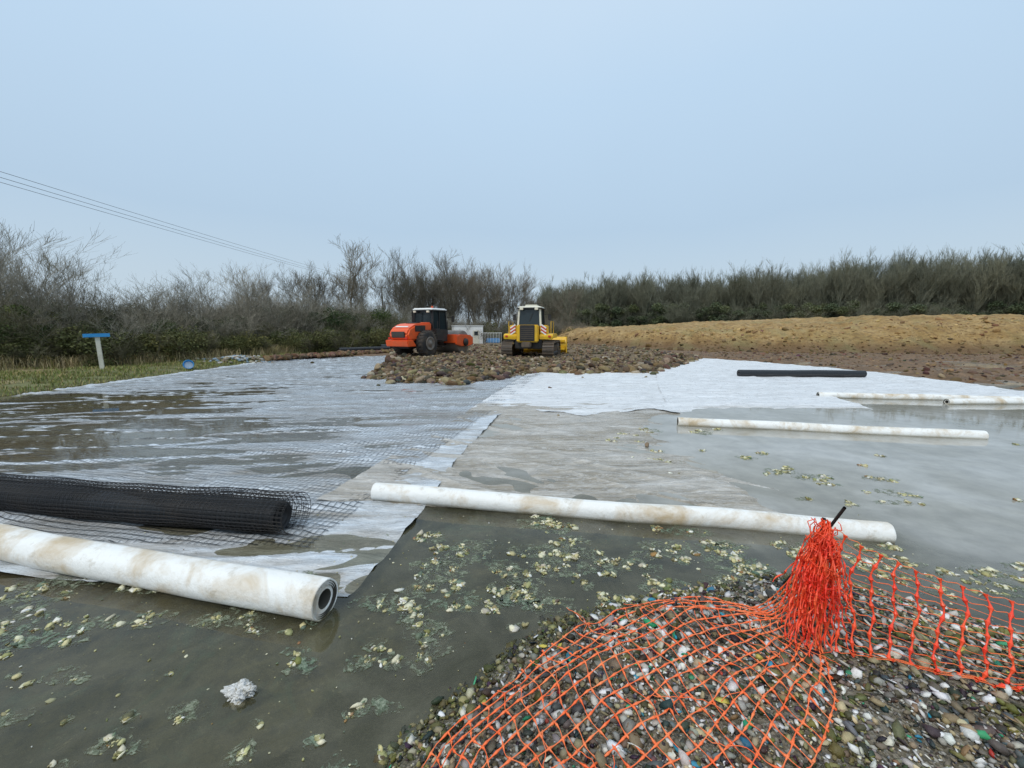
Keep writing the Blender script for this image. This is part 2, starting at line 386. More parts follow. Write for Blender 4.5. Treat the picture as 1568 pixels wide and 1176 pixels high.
# ============================================================ ROLLS
def mat_roll():
    t=NT('stained_white_roll');v=t.pos()
    n=t.noise(v,2.3,7,.65,.5);n2=t.noise(v,9,6,.7)
    c=t.mix(t.ramp(n,[(.46,0),(.66,.85)]),(.84,.84,.81),(.50,.37,.20))
    c=t.mix(t.ramp(n2,[(.56,0),(.74,.55)]),c,(.34,.27,.16))
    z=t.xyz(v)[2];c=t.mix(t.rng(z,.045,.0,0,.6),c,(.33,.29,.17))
    t.pbr(c,.5,t.bump(n2,.4,.03));return t.m
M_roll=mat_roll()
t=NT('dark_core');t.pbr((.05,.045,.035),.8);M_core=t.m
def roll(name,a,b,r,za,zb,mat,hole=.5,sag=0.0,seed=0,core=M_core):
    root=empty(name,(a[0],a[1],0))
    ax=np.array([a[0],a[1],za]);bx=np.array([b[0],b[1],zb]);d=bx-ax;L=np.linalg.norm(d);d/=L
    side=np.cross(d,[0,0,1]);side/=np.linalg.norm(side);up=np.cross(side,d)
    nl=90;n=48
    V=[]
    S=np.linspace(0,L,nl)
    for i,s in enumerate(S):
        cpt=ax+d*s
        for k in range(n):
            th=2*math.pi*k/n
            rr=r*(1+.045*float(fbm(s*1.5+seed,k*.13 if k<n/2 else (n-k)*.13,seed,3)))
            if 0.30*math.pi<th<.42*math.pi: rr*=1.03
            wv=.014*math.sin(s*1.7+seed)+.006*math.sin(s*4.1+seed*2)
            V.append(cpt+side*(math.cos(th)*rr+wv)+up*(math.sin(th)*rr*.96+.004*math.sin(s*2.9+seed)))
    V=np.array(V).reshape(nl,n,3)
    i=np.arange(nl-1)[:,None];j=np.arange(n)[None,:];j2=(j+1)%n
    F=np.stack([i*n+j,i*n+j2,(i+1)*n+j2,(i+1)*n+j],-1).reshape(-1,4)
    me=np_mesh('outer_wrap',V.reshape(-1,3)-np.array([a[0],a[1],0]),F,mat,smooth=True)
    add_obj('outer_wrap',me,root)
    for e,(c,dr) in enumerate(((V[0].mean(0),-1),(V[-1].mean(0),1))):
        ring=V[0] if e==0 else V[-1]
        fr=[1,.985,.9,.89,.8,.79,.70,.69,hole+.06,hole,hole*.98]
        dp=[0,.006,.004,-.006,.003,-.006,.004,-.006,.0,-.004,-.35]
        R=[]
        for k_,(q,dd) in enumerate(zip(fr,dp)):
            R.append(c+(ring-c)*q+d*dr*dd+up*(0.0 if k_<8 else .004))
        R=np.array(R);m_=len(R)
        i=np.arange(m_-1)[:,None];F=np.stack([i*n+j,i*n+j2,(i+1)*n+j2,(i+1)*n+j],-1).reshape(-1,4)
        me=np_mesh('end_layers',R.reshape(-1,3)-np.array([a[0],a[1],0]),F,mat,smooth=False)
        me.materials.append(core)
        for p in me.polygons:
            q=p.index//n
            if q>=8 or q in(2,4,6): p.material_index=1
        add_obj('end_layers',me,root)
    return root
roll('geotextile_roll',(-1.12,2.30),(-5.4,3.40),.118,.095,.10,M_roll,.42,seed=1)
roll('geotextile_roll.001',(-1.37,4.03),(3.06,3.24),.092,.080,.045,M_roll,.4,seed=5)
roll('geotextile_roll.002',(2.93,7.28),(7.32,6.36),.085,.06,.04,M_roll,.4,seed=9)
roll('geotextile_roll.003',(7.55,10.27),(11.95,9.62),.08,.06,.05,M_roll,.4,seed=13)
roll('geotextile_roll.004',(9.8,9.35),(14.2,9.5),.08,.05,.05,M_roll,.4,seed=17)
def mat_blk():
    t=NT('black_geogrid_roll');v=t.pos();x,y,z=t.xyz(v)
    w=t.math('FRACT',t.math('MULTIPLY',x,18));w2=t.math('FRACT',t.math('MULTIPLY',t.math('ADD',z,t.math('MULTIPLY',y,.6)),40))
    l1=t.math('LESS_THAN',w,.3);l2=t.math('LESS_THAN',w2,.35);h=t.math('MAXIMUM',l1,l2)
    c=t.mix(h,(.004,.005,.006),(.018,.022,.028))
    t.pbr(c,.35,t.bump(h,.8,.008),0,.6);return t.m
M_blk=mat_blk()
rb=roll('geogrid_roll',(-1.95,3.36),(-6.3,4.05),.135,.125,.13,M_blk,.66,seed=21,core=M_black)
def wire_wrap(name,a,b,r,zc,off,ell,parent,th0=0,th1=2*math.pi,step=.045,na=30,rad=.0022,flare=.0):
    ax=np.array([a[0],a[1],zc]);bx=np.array([b[0],b[1],zc]);d=bx-ax;L=np.linalg.norm(d);d/=L
    side=np.cross(d,[0,0,1]);side/=np.linalg.norm(side);up=np.array([0,0,1.])
    paths=[];ns=int(L/step)
    def pt(s,th):
        k=1+.05*math.sin(s*2.1+th)+flare*(1-s/L)+.03*math.sin(7*s+3*th)
        return ax+d*s+side*(math.cos(th)*r*ell*k+off[0])+up*(math.sin(th)*r*k+off[1])
    for i in range(ns+1):
        s=i*step;paths.append(([pt(s,t_) for t_ in np.linspace(th0,th1,28)],rad))
    for t_ in np.linspace(th0,th1,na):
        paths.append(([pt(i*step,t_) for i in range(0,ns+1)],rad*1.1))
    me=segs_mesh(name,paths,M_black,3)
    for v in me.vertices: v.co-=parent.location
    add_obj(name,me,parent)
wire_wrap('mesh_wrap',(-1.9,3.35),(-6.3,4.05),.143,.13,(0,0),1.0,rb,rad=.0028)
wire_wrap('loose_layer',(-1.78,3.40),(-6.3,4.12),.150,.165,(-.07,.0),1.12,rb,rad=.0022,flare=.12)
wire_wrap('loose_layer_b',(-1.80,3.37),(-6.3,4.08),.146,.145,(-.03,.0),1.08,rb,rad=.0022,flare=.06)
roll('geogrid_roll.001',(7.9,14.6),(12.1,14.4),.125,.14,.14,M_blk,.4,seed=25,core=M_black)
roll('geogrid_roll.002',(-10.9,26.6),(-8.4,28.9),.15,.32,.32,M_blk,.4,seed=27,core=M_black)
roll('geogrid_roll.003',(-9.0,29.0),(-6.0,31.8),.17,.42,.42,M_blk,.4,seed=28,core=M_black)

# ============================================================ GRAVEL MOUND
xs=np.linspace(-1.3,5,300);ys=np.linspace(-.5,3.2,220);X,Y=np.meshgrid(xs,ys,indexing='ij');Zm=mound_h(X,Y)-.006+.006*fbm(X*25,Y*25,60,3)
t=NT('fine_gravel');v=t.pos()
vo=t.n('ShaderNodeTexVoronoi');vo.inputs['Scale'].default_value=95;t.l(v,vo.inputs['Vector'])
c=t.ramp(t.xyz(vo.outputs['Color'])[0],[(0,(.06,.05,.03)),(.3,(.14,.12,.08)),(.6,(.24,.21,.16)),(.85,(.06,.055,.045)),(1,(.38,.36,.31))])
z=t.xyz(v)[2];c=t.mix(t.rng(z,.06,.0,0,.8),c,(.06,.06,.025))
t.pbr(c,.7,t.bump(vo.outputs['Distance'],.7,.01));M_grav=t.m
mound=empty('gravel_mound')
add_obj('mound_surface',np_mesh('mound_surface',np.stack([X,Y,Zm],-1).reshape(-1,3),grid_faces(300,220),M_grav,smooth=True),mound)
def pick(pal,N):
    pal=[(w,np.array(c)) for w,c in pal];w=np.array([p[0] for p in pal],float);w/=w.sum()
    idx=rng.choice(len(pal),N,p=w);c=np.array([p[1] for p in pal])[idx]
    return np.clip(c*rng.uniform(.7,1.25,(N,1))+rng.normal(0,.012,(N,3)),.004,.9)
PAL_G=[(15,(.62,.60,.54)),(12,(.34,.32,.28)),(14,(.19,.155,.11)),(13,(.33,.25,.145)),(8,(.48,.40,.24)),(22,(.04,.038,.034)),(7,(.13,.145,.15)),(8,(.85,.84,.80)),(.7,(.03,.25,.36)),(.8,(.04,.30,.14)),(.3,(.55,.06,.04)),(3,(.20,.11,.06)),(8,(.15,.15,.06))]
PAL_M=[(30,(.13,.125,.035)),(20,(.2,.19,.06)),(22,(.05,.048,.022)),(8,(.38,.34,.15)),(5,(.55,.51,.33))]
PAL_S=[(26,(.56,.51,.26)),(24,(.74,.70,.50)),(15,(.36,.34,.15)),(12,(.20,.19,.08)),(9,(.82,.80,.70)),(8,(.17,.22,.14)),(4,(.3,.17,.07))]
N=44000
px=rng.uniform(-.8,4.2,N);py=rng.uniform(1.0,3.0,N)
d=sd_poly(px,py,MOUND)+.05*fbm(px*5,py*5,3,3);k=(d>-.05);px,py,d=px[k],py[k],d[k]
sz=np.clip(rng.lognormal(math.log(.0080),.58,len(px)),.003,.036)
pz=mound_h(px,py)+sz*.15
edge=(d+rng.normal(0,.06,len(d)))<.18
left=sstep(.9-px,0,.6)
patch=sstep(fbm(px*1.8+3,py*1.8,67,3),.05,.3)
col=np.where(((edge&(rng.random(len(d))<.5+.45*left))|(rng.random(len(d))<.5*patch))[:,None],pick(PAL_M,len(px)),pick(PAL_G,len(px)))
col=col*(.65+.65*sstep(fbm(px*3,py*3,66,3),-.3,.3))[:,None]
col=np.clip(col,.004,.88)
M_chip=mat_attr('gravel_chips',.5,.35,90,.35)
add_obj('gravel_stones',stones('gravel_stones',np.stack([px,py,pz],-1),sz,col,M_chip,jit=.36),mound)
N=900
px=rng.uniform(-.5,3.6,N);py=rng.uniform(1.0,2.7,N);d=sd_poly(px,py,MOUND);k=d>.02;px,py=px[k],py[k]
sz=rng.uniform(.010,.034,len(px))
add_obj('litter_flakes',stones('litter_flakes',np.stack([px,py,mound_h(px,py)+.010],-1),sz,pick([(12,(.84,.83,.8)),(6,(.7,.66,.55)),(3,(.5,.48,.42)),(.9,(.03,.3,.42)),(1.2,(.05,.36,.18)),(.8,(.6,.5,.1)),(7,(.03,.03,.03)),(3,(.42,.26,.12))],len(px)),M_chip,flat=(1,.55,.12),tilt=1.1,jit=.45),mound)

# ============================================================ FLOATING SHELL / ALGAE DEBRIS
clumps=[]
def region(n,x0,x1,y0,y1,r0,r1,m0,m1):
    for _ in range(n):
        x=random.uniform(x0,x1);y=random.uniform(y0,y1)
        clumps.append((x,y,random.uniform(r0,r1),random.randint(m0,m1)))
region(52,-.85,1.8,2.28,3.64,.03,.085,8,44)
region(14,-.4,1.0,2.3,3.2,.02,.06,8,30)
region(16,1.4,3.1,2.65,3.15,.03,.08,14,50)
region(18,2.5,4.3,2.1,3.0,.04,.12,20,70)
region(13,1.5,4.4,5.0,7.0,.03,.11,12,44)
region(12,1.7,4.2,3.8,5.0,.03,.08,8,34)
region(34,-3.9,-1.4,2.1,2.75,.03,.075,6,32)
region(40,-2.9,-.35,1.3,2.3,.012,.05,2,16)
region(16,-.8,.2,1.9,2.6,.02,.055,4,20)
region(9,3.2,8,3.6,6,.03,.1,10,36)
clumps=[c for c in clumps if sd_poly(np.array([c[0]]),np.array([c[1]]),MOUND)[0]<.02]
pp=[];szl=[]
for cx,cy,r,m in clumps:
    ang=random.uniform(-.5,.5);st=random.uniform(1,2.4)
    sub=max(1,m//7)
    cs=rng.normal(0,r*.65,(sub,2));cs[:,0]*=st
    q=cs[rng.integers(0,sub,m*2)]+rng.normal(0,r*.22,(m*2,2))
    ca,sa=math.cos(ang),math.sin(ang)
    pp.append(np.stack([cx+q[:,0]*ca-q[:,1]*sa,cy+q[:,0]*sa+q[:,1]*ca],-1))
    szl.append(np.clip(rng.lognormal(math.log(.0078+.0022*max(0,cy-2)),.55,m*2),.0035,.032))
pp=np.concatenate(pp);sz=np.concatenate(szl)
ex=np.stack([rng.uniform(-3.6,3.2,800),rng.uniform(1.35,3.7,800)],-1);pp=np.concatenate([pp,ex]);sz=np.concatenate([sz,np.clip(rng.lognormal(math.log(.005),.5,800),.003,.016)])
N=len(pp);col=pick(PAL_S,N)
shell=empty('floating_debris')
add_obj('shell_fragments',stones('shell_fragments',np.concatenate([pp,rng.uniform(-.001,.005,(N,1))],-1),sz,col,M_chip,flat=(1,.75,.33),tilt=.7,jit=.34),shell)
V=[];F=[];vi=0
def scum(cx,cy,r,z,st):
    global vi
    n=22;ph=random.uniform(0,9);V.append((cx,cy,z));
    for i in range(n):
        a=2*math.pi*i/n;rr=r*(1+.45*math.sin(2*a+ph)*.5+.5*random.uniform(-.5,.5))
        V.append((cx+math.cos(a)*rr*st,cy+math.sin(a)*rr,z))
    for i in range(n): F.append((vi,vi+1+i,vi+1+(i+1)%n))
    vi+=n+1
i=0
for cx,cy,r,m in clumps:
    for q in range(2):
        i+=1;scum(cx+random.gauss(0,r*.7),cy+random.gauss(0,r*.5),r*random.uniform(.7,1.6),.0012+i*.000006,random.uniform(1,1.7))
t=NT('algae_scum');v=t.pos()
n=t.noise(v,17,7,.78,.8);n2=t.noise(v,50,5,.7);hue=t.noise(v,1.6,3)
c=t.ramp(n2,[(.3,(.08,.095,.05)),(.46,(.17,.20,.13)),(.58,(.32,.35,.25)),(.70,(.55,.55,.43))])
c=t.mix(t.ramp(hue,[(.5,0),(.62,.3)]),c,(.14,.28,.20))
pb=t.pbr(c,.6,t.bump(n2,.7,.01),0,.4,link=False)
tr=t.n('ShaderNodeBsdfTransparent');ms=t.n('ShaderNodeMixShader')
t.l(t.ramp(n,[(.49,0),(.58,.72)]),ms.inputs[0]);t.l(tr.outputs[0],ms.inputs[1]);t.l(pb,ms.inputs[2]);t.l(ms.outputs[0],t.out.inputs[0])
add_obj('algae_scum',np_mesh('algae_scum',V,F,t.m),shell)
# crumpled white bag
bv,bf=ico(5)
w_=bv*np.array([.058,.044,.036])
dn=fbm(bv[:,0]*1.9+bv[:,2]*1.3+7,bv[:,1]*1.9-bv[:,2]+3,401,3)+1.0*np.abs(fbm(bv[:,0]*3.2+bv[:,2],bv[:,1]*3.2+bv[:,2]*3,402,3))
w_=w_*(.85+.75*dn)[:,None]+np.array([-1.262,1.76,.012])
t=NT('crumpled_plastic');v=t.pos();n=t.noise(v,38,5,.7,1.0)
t.pbr(t.ramp(n,[(.38,(.40,.36,.26)),(.48,(.80,.79,.75)),(.7,(.86,.86,.84))]),.4,t.bump(n,1.0,.02));
add_obj('white_plastic_bag',np_mesh('white_plastic_bag',w_,bf,t.m))

# ============================================================ ROCK PILE
ROCK=[(-7.4,26.2),(-6.1,20.5),(-5.6,17.7),(-4.8,14.2),(-3.6,12.9),(-2.6,13.2),(-1.64,12.7),(-.6,13.8),(0.2,14.9),(1.1,16.0),(2.4,15.3),(3.8,15.9),(5.2,15.5),(6.8,17.9),(8.4,20.3),(10.4,23.2),(10.6,30.6),(7.6,42),(0,44),(-7,42),(-9,33)]
def rock_h(x,y):
    d=sd_poly(x,y,ROCK)+.3*fbm(x*1.2,y*1.2,70,3)
    return np.where(d>0,.03+.14*sstep(d,0,1.2)+.06*fbm(x*1.3,y*1.3,71)*sstep(d,0,.6),-.12+.0*d),d
xs=np.linspace(-10,11.5,170);ys=np.linspace(12,45,220);X,Y=np.meshgrid(xs,ys,indexing='ij');Zr,_=rock_h(X,Y)
t=NT('rubble_soil');v=t.pos();n=t.noise(v,5,7,.7)
t.pbr(t.ramp(n,[(.3,(.075,.05,.026)),(.5,(.16,.11,.058)),(.7,(.27,.20,.11))]),.85,t.bump(n,.9,.1));M_rub=t.m
pile=empty('rock_pile')
add_obj('rock_bed',np_mesh('rock_bed',np.stack([X,Y,Zr],-1).reshape(-1,3),grid_faces(170,220),M_rub,smooth=True),pile)
N=17000
px=rng.uniform(-9,11,N);py=12.3+rng.random(N)**1.6*27
h,d=rock_h(px,py);keep=(d>-.15)&((rng.random(N)<.5)|(py<21)|(d<1));px,py,h,d=px[keep],py[keep],h[keep],d[keep]
sz=np.clip(rng.lognormal(math.log(.060),.55,len(px)),.022,.20)*np.where(d<.9,1.2,.85)
PAL_R=[(22,(.16,.108,.058)),(18,(.24,.17,.092)),(14,(.085,.058,.033)),(9,(.34,.265,.16)),(4,(.43,.37,.27)),(4,(.08,.07,.055))]
M_rock=mat_attr('rock_fill',.8,.6,14,.7)
add_obj('rocks',stones('rocks',np.stack([px,py,np.maximum(h,.0)+sz*.2],-1),sz,pick(PAL_R,len(px)),M_rock,base=ICO2,flat=(1.1,.8,.6),jit=.06),pile)
sp=np.array([(1.05,11.6,.03),(.9,8.0,.02),(1.95,5.9,.03),(4.6,14.4,.03),(-3.9,12.2,.04),(-9.6,20.2,.05),(2.4,14.2,.03)])
add_obj('stray_stone',stones('stray_stone',sp,np.array([.07,.04,.05,.06,.08,.1,.05]),pick(PAL_R,7),M_rock,base=ICO2,flat=(1,.8,.62),jit=.1))

# ============================================================ EARTH BANK
BL=[(-40,60),(2,48),(5.3,42),(9.8,33.5),(13,30.3),(20,28.2),(31,26.4),(60,24),(200,20)]
def bank_z(x,y):
    bl=np.interp(x,[p[0] for p in BL],[p[1] for p in BL])+.9*fbm(x*.35,y*.1,80)
    d=(y-bl)*np.where(x<14,.72,1.0)
    H=1.62+.85*sstep(x,12,34)
    prof=sstep(d,-.3,3.4)*.8+.2*sstep(d,3.4,7)+.04
    z=H*prof*sstep(x,2.5,7)
    z=z+(.42*fbm(x*.5,y*.5,81,4)+.16*np.abs(fbm(x*1.6,y*1.6,82,3))+.05*fbm(x*4,y*4,83,2))*sstep(d,0,1.2)*sstep(x,3,6)
    z=z-.25*(1-sstep(d,-.8,.1))
    return z
bx=np.concatenate([np.arange(2,45,.16),np.arange(45,140,1.5)]);by=np.concatenate([np.arange(22,40,.16),np.arange(40,75,1.0)])
X,Y=np.meshgrid(bx,by,indexing='ij');Zb=bank_z(X,Y)
t=NT('bare_earth');v=t.pos();z=t.xyz(v)[2]
n=t.noise(v,.9,8,.68);n2=t.noise(t.pos((1,1,2.5)),3,7,.72)
c=t.ramp(n,[(.3,(.27,.155,.055)),(.48,(.42,.265,.095)),(.66,(.54,.38,.175))])
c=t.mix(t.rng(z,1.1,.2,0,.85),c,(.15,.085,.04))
c=t.mix(t.ramp(n2,[(.50,0),(.60,.7)]),c,(.17,.10,.04))
c=t.mix(t.ramp(t.noise(v,.4,4),[(.52,0),(.66,.4)]),c,(.24,.23,.09))
t.pbr(c,.85,t.bump(n2,1.0,.25));M_bank=t.m
bank=empty('earth_bank')
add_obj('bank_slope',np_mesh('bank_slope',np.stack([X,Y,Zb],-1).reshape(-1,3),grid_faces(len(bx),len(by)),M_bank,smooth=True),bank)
N=2600;px=4+rng.random(N)*38;bl=np.interp(px,[p[0] for p in BL],[p[1] for p in BL]);py=bl+rng.random(N)**2.0*6-.8
pz=np.maximum(bank_z(px,py),.05)
sz=np.clip(rng.lognormal(math.log(.055),.6,N),.02,.28)
hi=sstep(pz,.5,1.2)[:,None]
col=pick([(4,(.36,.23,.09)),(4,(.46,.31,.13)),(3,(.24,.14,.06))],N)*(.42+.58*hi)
M_clod=mat_attr('earth_clods',.9,.4,10,.6)
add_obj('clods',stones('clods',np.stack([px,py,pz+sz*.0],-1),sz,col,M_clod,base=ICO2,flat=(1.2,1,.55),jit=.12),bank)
N=3800;px=rng.uniform(10,32,N);py=rng.uniform(10,28,N);k=(px-xrD(py))>.0;px,py=px[k],py[k];gz=ground_z(px,py);k=gz>-.01;px,py,gz=px[k],py[k],gz[k]
sz=np.clip(rng.lognormal(math.log(.045),.5,len(px)),.02,.16)
add_obj('mud_clods',stones('mud_clods',np.stack([px,py,gz],-1),sz,pick([(5,(.14,.085,.045)),(3,(.21,.13,.07)),(2,(.29,.2,.11)),(3,(.07,.048,.03))],len(px)),M_clod,base=ICO2,flat=(1.2,1,.5),jit=.12))

# ============================================================ TREES
def grow(levels,height,seed,spread=.6,trunk_r=.16,up=.25,nch=(7,6,5,5),trunks=1,lean=.08,rmin=.009,jz=.22,f0=.25):
    rnd=random.Random(seed);S=[]
    def br(p,d,L,r,lev):
        n=4 if lev<2 else 3
        pts=[p];cur=p.copy();dd=d.copy();rr=r
        for i in range(n):
            j=.08 if lev==0 else jz
            dd=(dd+Vector((rnd.gauss(0,j),rnd.gauss(0,j),rnd.gauss(0,j*.6)+(.06 if lev>0 else 0)*up*4))).normalized()
            nx=cur+dd*(L/n);r2=max(rr*(.80 if lev==0 else .72),rmin*.6)
            S.append((cur[:],nx[:],rr,r2));cur=nx;rr=r2;pts.append((cur.copy(),dd.copy(),rr))
        if lev<levels-1:
            m=nch[lev]
            for q in range(m):
                f=(rnd.uniform(f0,1.0) if lev==0 else rnd.uniform(.15,1.0))*n
                idx=min(n,max(1,int(math.ceil(f))));pt,pd,pr=pts[idx]
                if idx>1: prev=pts[idx-1][0]
                else: prev=p
                fr=f-(idx-1);base=prev.lerp(pt,min(1,max(0,fr)))
                a=rnd.uniform(0,2*math.pi);o=pd.orthogonal().normalized();o=Matrix.Rotation(a,3,pd)@o
                sp=spread*rnd.uniform(.6,1.3)
                nd=(pd+o*sp+Vector((0,0,up*.5))).normalized()
                br(base,nd,L*rnd.uniform(.42,.68)*(1 if lev else .95),max(pr*rnd.uniform(.45,.65),rmin),lev+1)
    for k in range(trunks):
        a=rnd.uniform(0,6.28);d0=Vector((math.cos(a)*lean*(1+k),math.sin(a)*lean*(1+k),1)).normalized()
        br(Vector((math.cos(a)*.15*k,math.sin(a)*.15*k,-.2)),d0,height*.62*rnd.uniform(.85,1.1),trunk_r*(.8 if k else 1),0)
    A=np.array([s[0] for s in S]);B=np.array([s[1] for s in S]);r0=np.array([s[2] for s in S]);r1=np.array([s[3] for s in S])
    return A,B,r0,r1
def mat_bark(name,c1,c2):
    t=NT(name);v=t.pos(obj=True)
    oi=t.n('ShaderNodeObjectInfo').outputs['Random']
    c=t.ramp(t.noise(v,1.5,4),[(.35,c1),(.65,c2)])
    c=t.mix(.6,c,t.ramp(oi,[(0,(.6,.62,.55)),(.5,(1,1,1)),(1,(1.3,1.25,1.15))]),'MULTIPLY')
    t.pbr(c,.9,None,0,.2);return t.m
M_bark=mat_bark('bark_mid',(.15,.135,.105),(.26,.235,.19))
M_barkl=mat_bark('bark_pale',(.22,.205,.16),(.36,.335,.28))
M_barkfar=mat_bark('bark_hazy',(.155,.165,.12),(.25,.255,.195))
M_barkd=mat_bark('bark_hedge',(.09,.088,.05),(.18,.165,.11))
ZM={}
def tree_mesh(name,mat,**kw):
    A,B,r0,r1=grow(**kw)
    V1,F1=prisms(A,B,r0,r1,3)
    me=np_mesh(name,V1,F1,mat);ZM[name]=float(np.percentile(V1[:,2],99.7));return me
trees_mid=[tree_mesh('bare_tree_%d'%i,M_bark,levels=5,height=10.5,seed=140+i,spread=.52,trunk_r=.15,up=.32,nch=(11,7,6,4),trunks=1+(i%2),rmin=.010,jz=.16,f0=.28) for i in range(5)]
trees_near=[tree_mesh('near_tree_%d'%i,M_barkl,levels=5,height=6,seed=60+i,spread=.5,trunk_r=.06,up=.32,nch=(8,6,5,4),trunks=3,rmin=.0045,jz=.16) for i in range(2)]
trees_far=[tree_mesh('wood_tree_%d'%i,M_barkfar,levels=5,height=12,seed=80+i,spread=.36,trunk_r=.13,up=.5,nch=(10,6,5,5),trunks=2,rmin=.013,jz=.13,f0=.15) for i in range(5)]
def put_tree(x,y,h,me,rot=0,name='bare_tree',sx=1):
    z=float(ground_z(np.array([x]),np.array([y]))[0])
    s=h/ZM[me.name]
    add_obj(name,me,None,(x,y,z-.1),(0,0,rot),(s*sx,s*sx,s))
mt=[(-18.9,50,11.6,0),(-22.5,50,8.6,1),(-16.4,54,9.2,2),(-12.9,52,10.8,3),(-10.6,56,10.6,4),(-7.6,52,11.2,0),(-5.9,56,10.8,2),(-4.4,53,10.2,1),(-2.4,56,10.2,3),(-.4,55,9.4,4),(1.0,58,10.2,2),(-14.5,60,10.2,3),(-9.0,62,11.0,1),(-25.5,50,8.6,2),(-28,48,8,4),(4.6,78,8.5,1),(7.5,74,9,3),(2.6,80,8.0,0),(9.8,70,9.0,2),(-20.6,58,9.5,4),(-11.7,54,9.4,1),(-3.4,60,10.8,0),(-8.6,57,10.4,3),(-1.4,60,9.8,2)]
for k,(x,y,h,i) in enumerate(mt): put_tree(x,y,h,trees_mid[i],k*1.7,sx=1.3 if k==0 else 1.12)
for k,(x,y,h,i) in enumerate([(-21.6,18.2,5.9,0),(-23.2,19,6.2,1),(-20.0,19.4,5.0,1),(-25,21,6.2,0),(-18.3,24.0,4.8,0),(-17.2,27.5,5.4,1)]): put_tree(x,y,h,trees_near[i],k*2.3+1,sx=1.25)

wood=empty('woodland_belt')
rn=random.Random(5)
for row in range(6):
    for k in range(50):
        f=(k+rn.random())/50
        x=6+f*88;y=94-f*34+row*2.8+rn.uniform(-1.5,1.5)
        h=(11.0+1.8*float(sstep(np.array(f),.35,.8))+rn.uniform(-2.4,1.2)-(2.0 if f<.03 else 0))
        m_=trees_far[rn.randrange(5)];s=h/ZM[m_.name]
        add_obj('wood_tree',m_,wood,(x,y,1.0),(0,0,rn.uniform(0,6.3)),(s*1.1,s*1.1,s))

def leafy(n,rx,ry,h,size,seed,low=.0):
    r=np.random.default_rng(seed)
    k=16;cc=np.stack([r.uniform(-rx,rx,k),r.uniform(-ry,ry,k),r.uniform(low,h*.85,k)],-1);cr=r.uniform(.3,.75,k)
    i=r.integers(0,k,n);q=r.normal(0,1,(n,3));q/=np.linalg.norm(q,axis=1,keepdims=True);q*=(r.random((n,1))**.4)*cr[i][:,None]
    P=cc[i]+q*np.array([1,1,.85]);P[:,2]=np.abs(P[:,2])
    a=r.normal(0,1,(n,3));a/=np.linalg.norm(a,axis=1,keepdims=True);b=np.cross(a,r.normal(0,1,(n,3)));b/=np.linalg.norm(b,axis=1,keepdims=True)
    s=size*r.uniform(.6,1.4,(n,1))
    V=np.stack([P-a*s,P+b*s*.55,P+a*s,P-b*s*.55],1).reshape(-1,3)
    F=np.arange(n*4).reshape(-1,4);return V,F
def mat_leaf(name,cols):
    t=NT(name);oi=t.n('ShaderNodeObjectInfo').outputs['Random'];v=t.pos()
    c=t.ramp(t.noise(v,1.2,5,.7),[(.32,cols[0]),(.5,cols[1]),(.66,cols[2])])
    c=t.mix(.6,c,t.ramp(oi,[(0,(.6,.7,.6)),(.5,(1,1,1)),(1,(1.35,1.2,.8))]),'MULTIPLY')
    t.pbr(c,.7,None,0,.3);return t.m
M_leaf=mat_leaf('hedge_leaf',[(.025,.048,.014),(.05,.082,.024),(.11,.14,.042)])
M_leafb=mat_leaf('bramble_leaf',[(.055,.062,.02),(.11,.115,.038),(.18,.165,.06)])
M_leaff=mat_leaf('undergrowth',[(.055,.08,.042),(.085,.11,.058),(.13,.15,.08)])
def bush(name,seed,h,n,leafmat,barkmat,size=.06,tw=16,rx=1.3,lh=.7):
    A,B,r0,r1=grow(levels=4,height=h*1.1,seed=seed,spread=.6,trunk_r=.035,up=.22,nch=(7,6,4),trunks=tw,lean=.05,rmin=.005)
    V1,F1=prisms(A,B,r0,r1,3)
    zt=float(np.percentile(V1[:,2],99.5));V1=V1*np.array([1,1,h/zt])
    V2,F2=leafy(n,rx,1.0,h*lh,size,seed)
    me=np_mesh(name,np.concatenate([V1,V2]),np.concatenate([F1,F2+len(V1)]),barkmat)
    me.materials.append(leafmat)
    mi=np.zeros(len(me.polygons),np.int32);mi[len(F1):]=1;me.polygons.foreach_set('material_index',mi)
    return me
hb=[bush('hawthorn_a',1,3.0,15000,M_leaf,M_barkd,.042,tw=10,lh=.95),bush('hawthorn_b',2,3.4,9500,M_leaf,M_barkl,.042,tw=12,lh=.75),bush('hawthorn_c',3,2.8,11000,M_leafb,M_barkd,.042,tw=12,lh=.8),bush('hawthorn_d',4,3.6,7500,M_leaf,M_barkl,.042,tw=12,lh=.65)]
bramble=bush('bramble',6,1.3,6500,M_leafb,M_barkd,.04,10,1.1,.85)
hedge=empty('hedgerow')
HL=[(-34,9),(-26,12.5),(-20.6,16.9),(-18.9,19.2),(-17.3,22.8),(-14.8,27.8),(-11.6,37.6),(-10.5,44)]
def along(L,t):
    d=[0]
    for a,b in zip(L[:-1],L[1:]): d.append(d[-1]+math.dist(a,b))
    s=t*d[-1];return np.interp(s,d,[p[0] for p in L]),np.interp(s,d,[p[1] for p in L])
for row in range(4):
    for k in range(40):
        x,y=along(HL,(k+rn.random())/40)
        x-=row*1.25+rn.uniform(-.4,.4);y+=row*.5
        s=rn.uniform(.60,1.05)*(1+.07*row)*(.80 if row==0 else 1)*(1.0+.12*(y>30))
        pick_i=(0,0,1,2)[rn.randrange(4)] if row<2 else rn.randrange(4)
        add_obj('hawthorn_bush',hb[pick_i],hedge,(float(x),float(y),.05),(0,0,rn.uniform(0,6.3)),(s*1.15,s*1.15,s))
for k in range(80):
    x,y=along(HL,(k+rn.random())/80);s=rn.uniform(.6,1.35)
    add_obj('bramble',bramble,hedge,(float(x)+.9+rn.uniform(-.4,.5),float(y),.05),(0,0,rn.uniform(0,6.3)),(s*1.1,s*1.1,s))
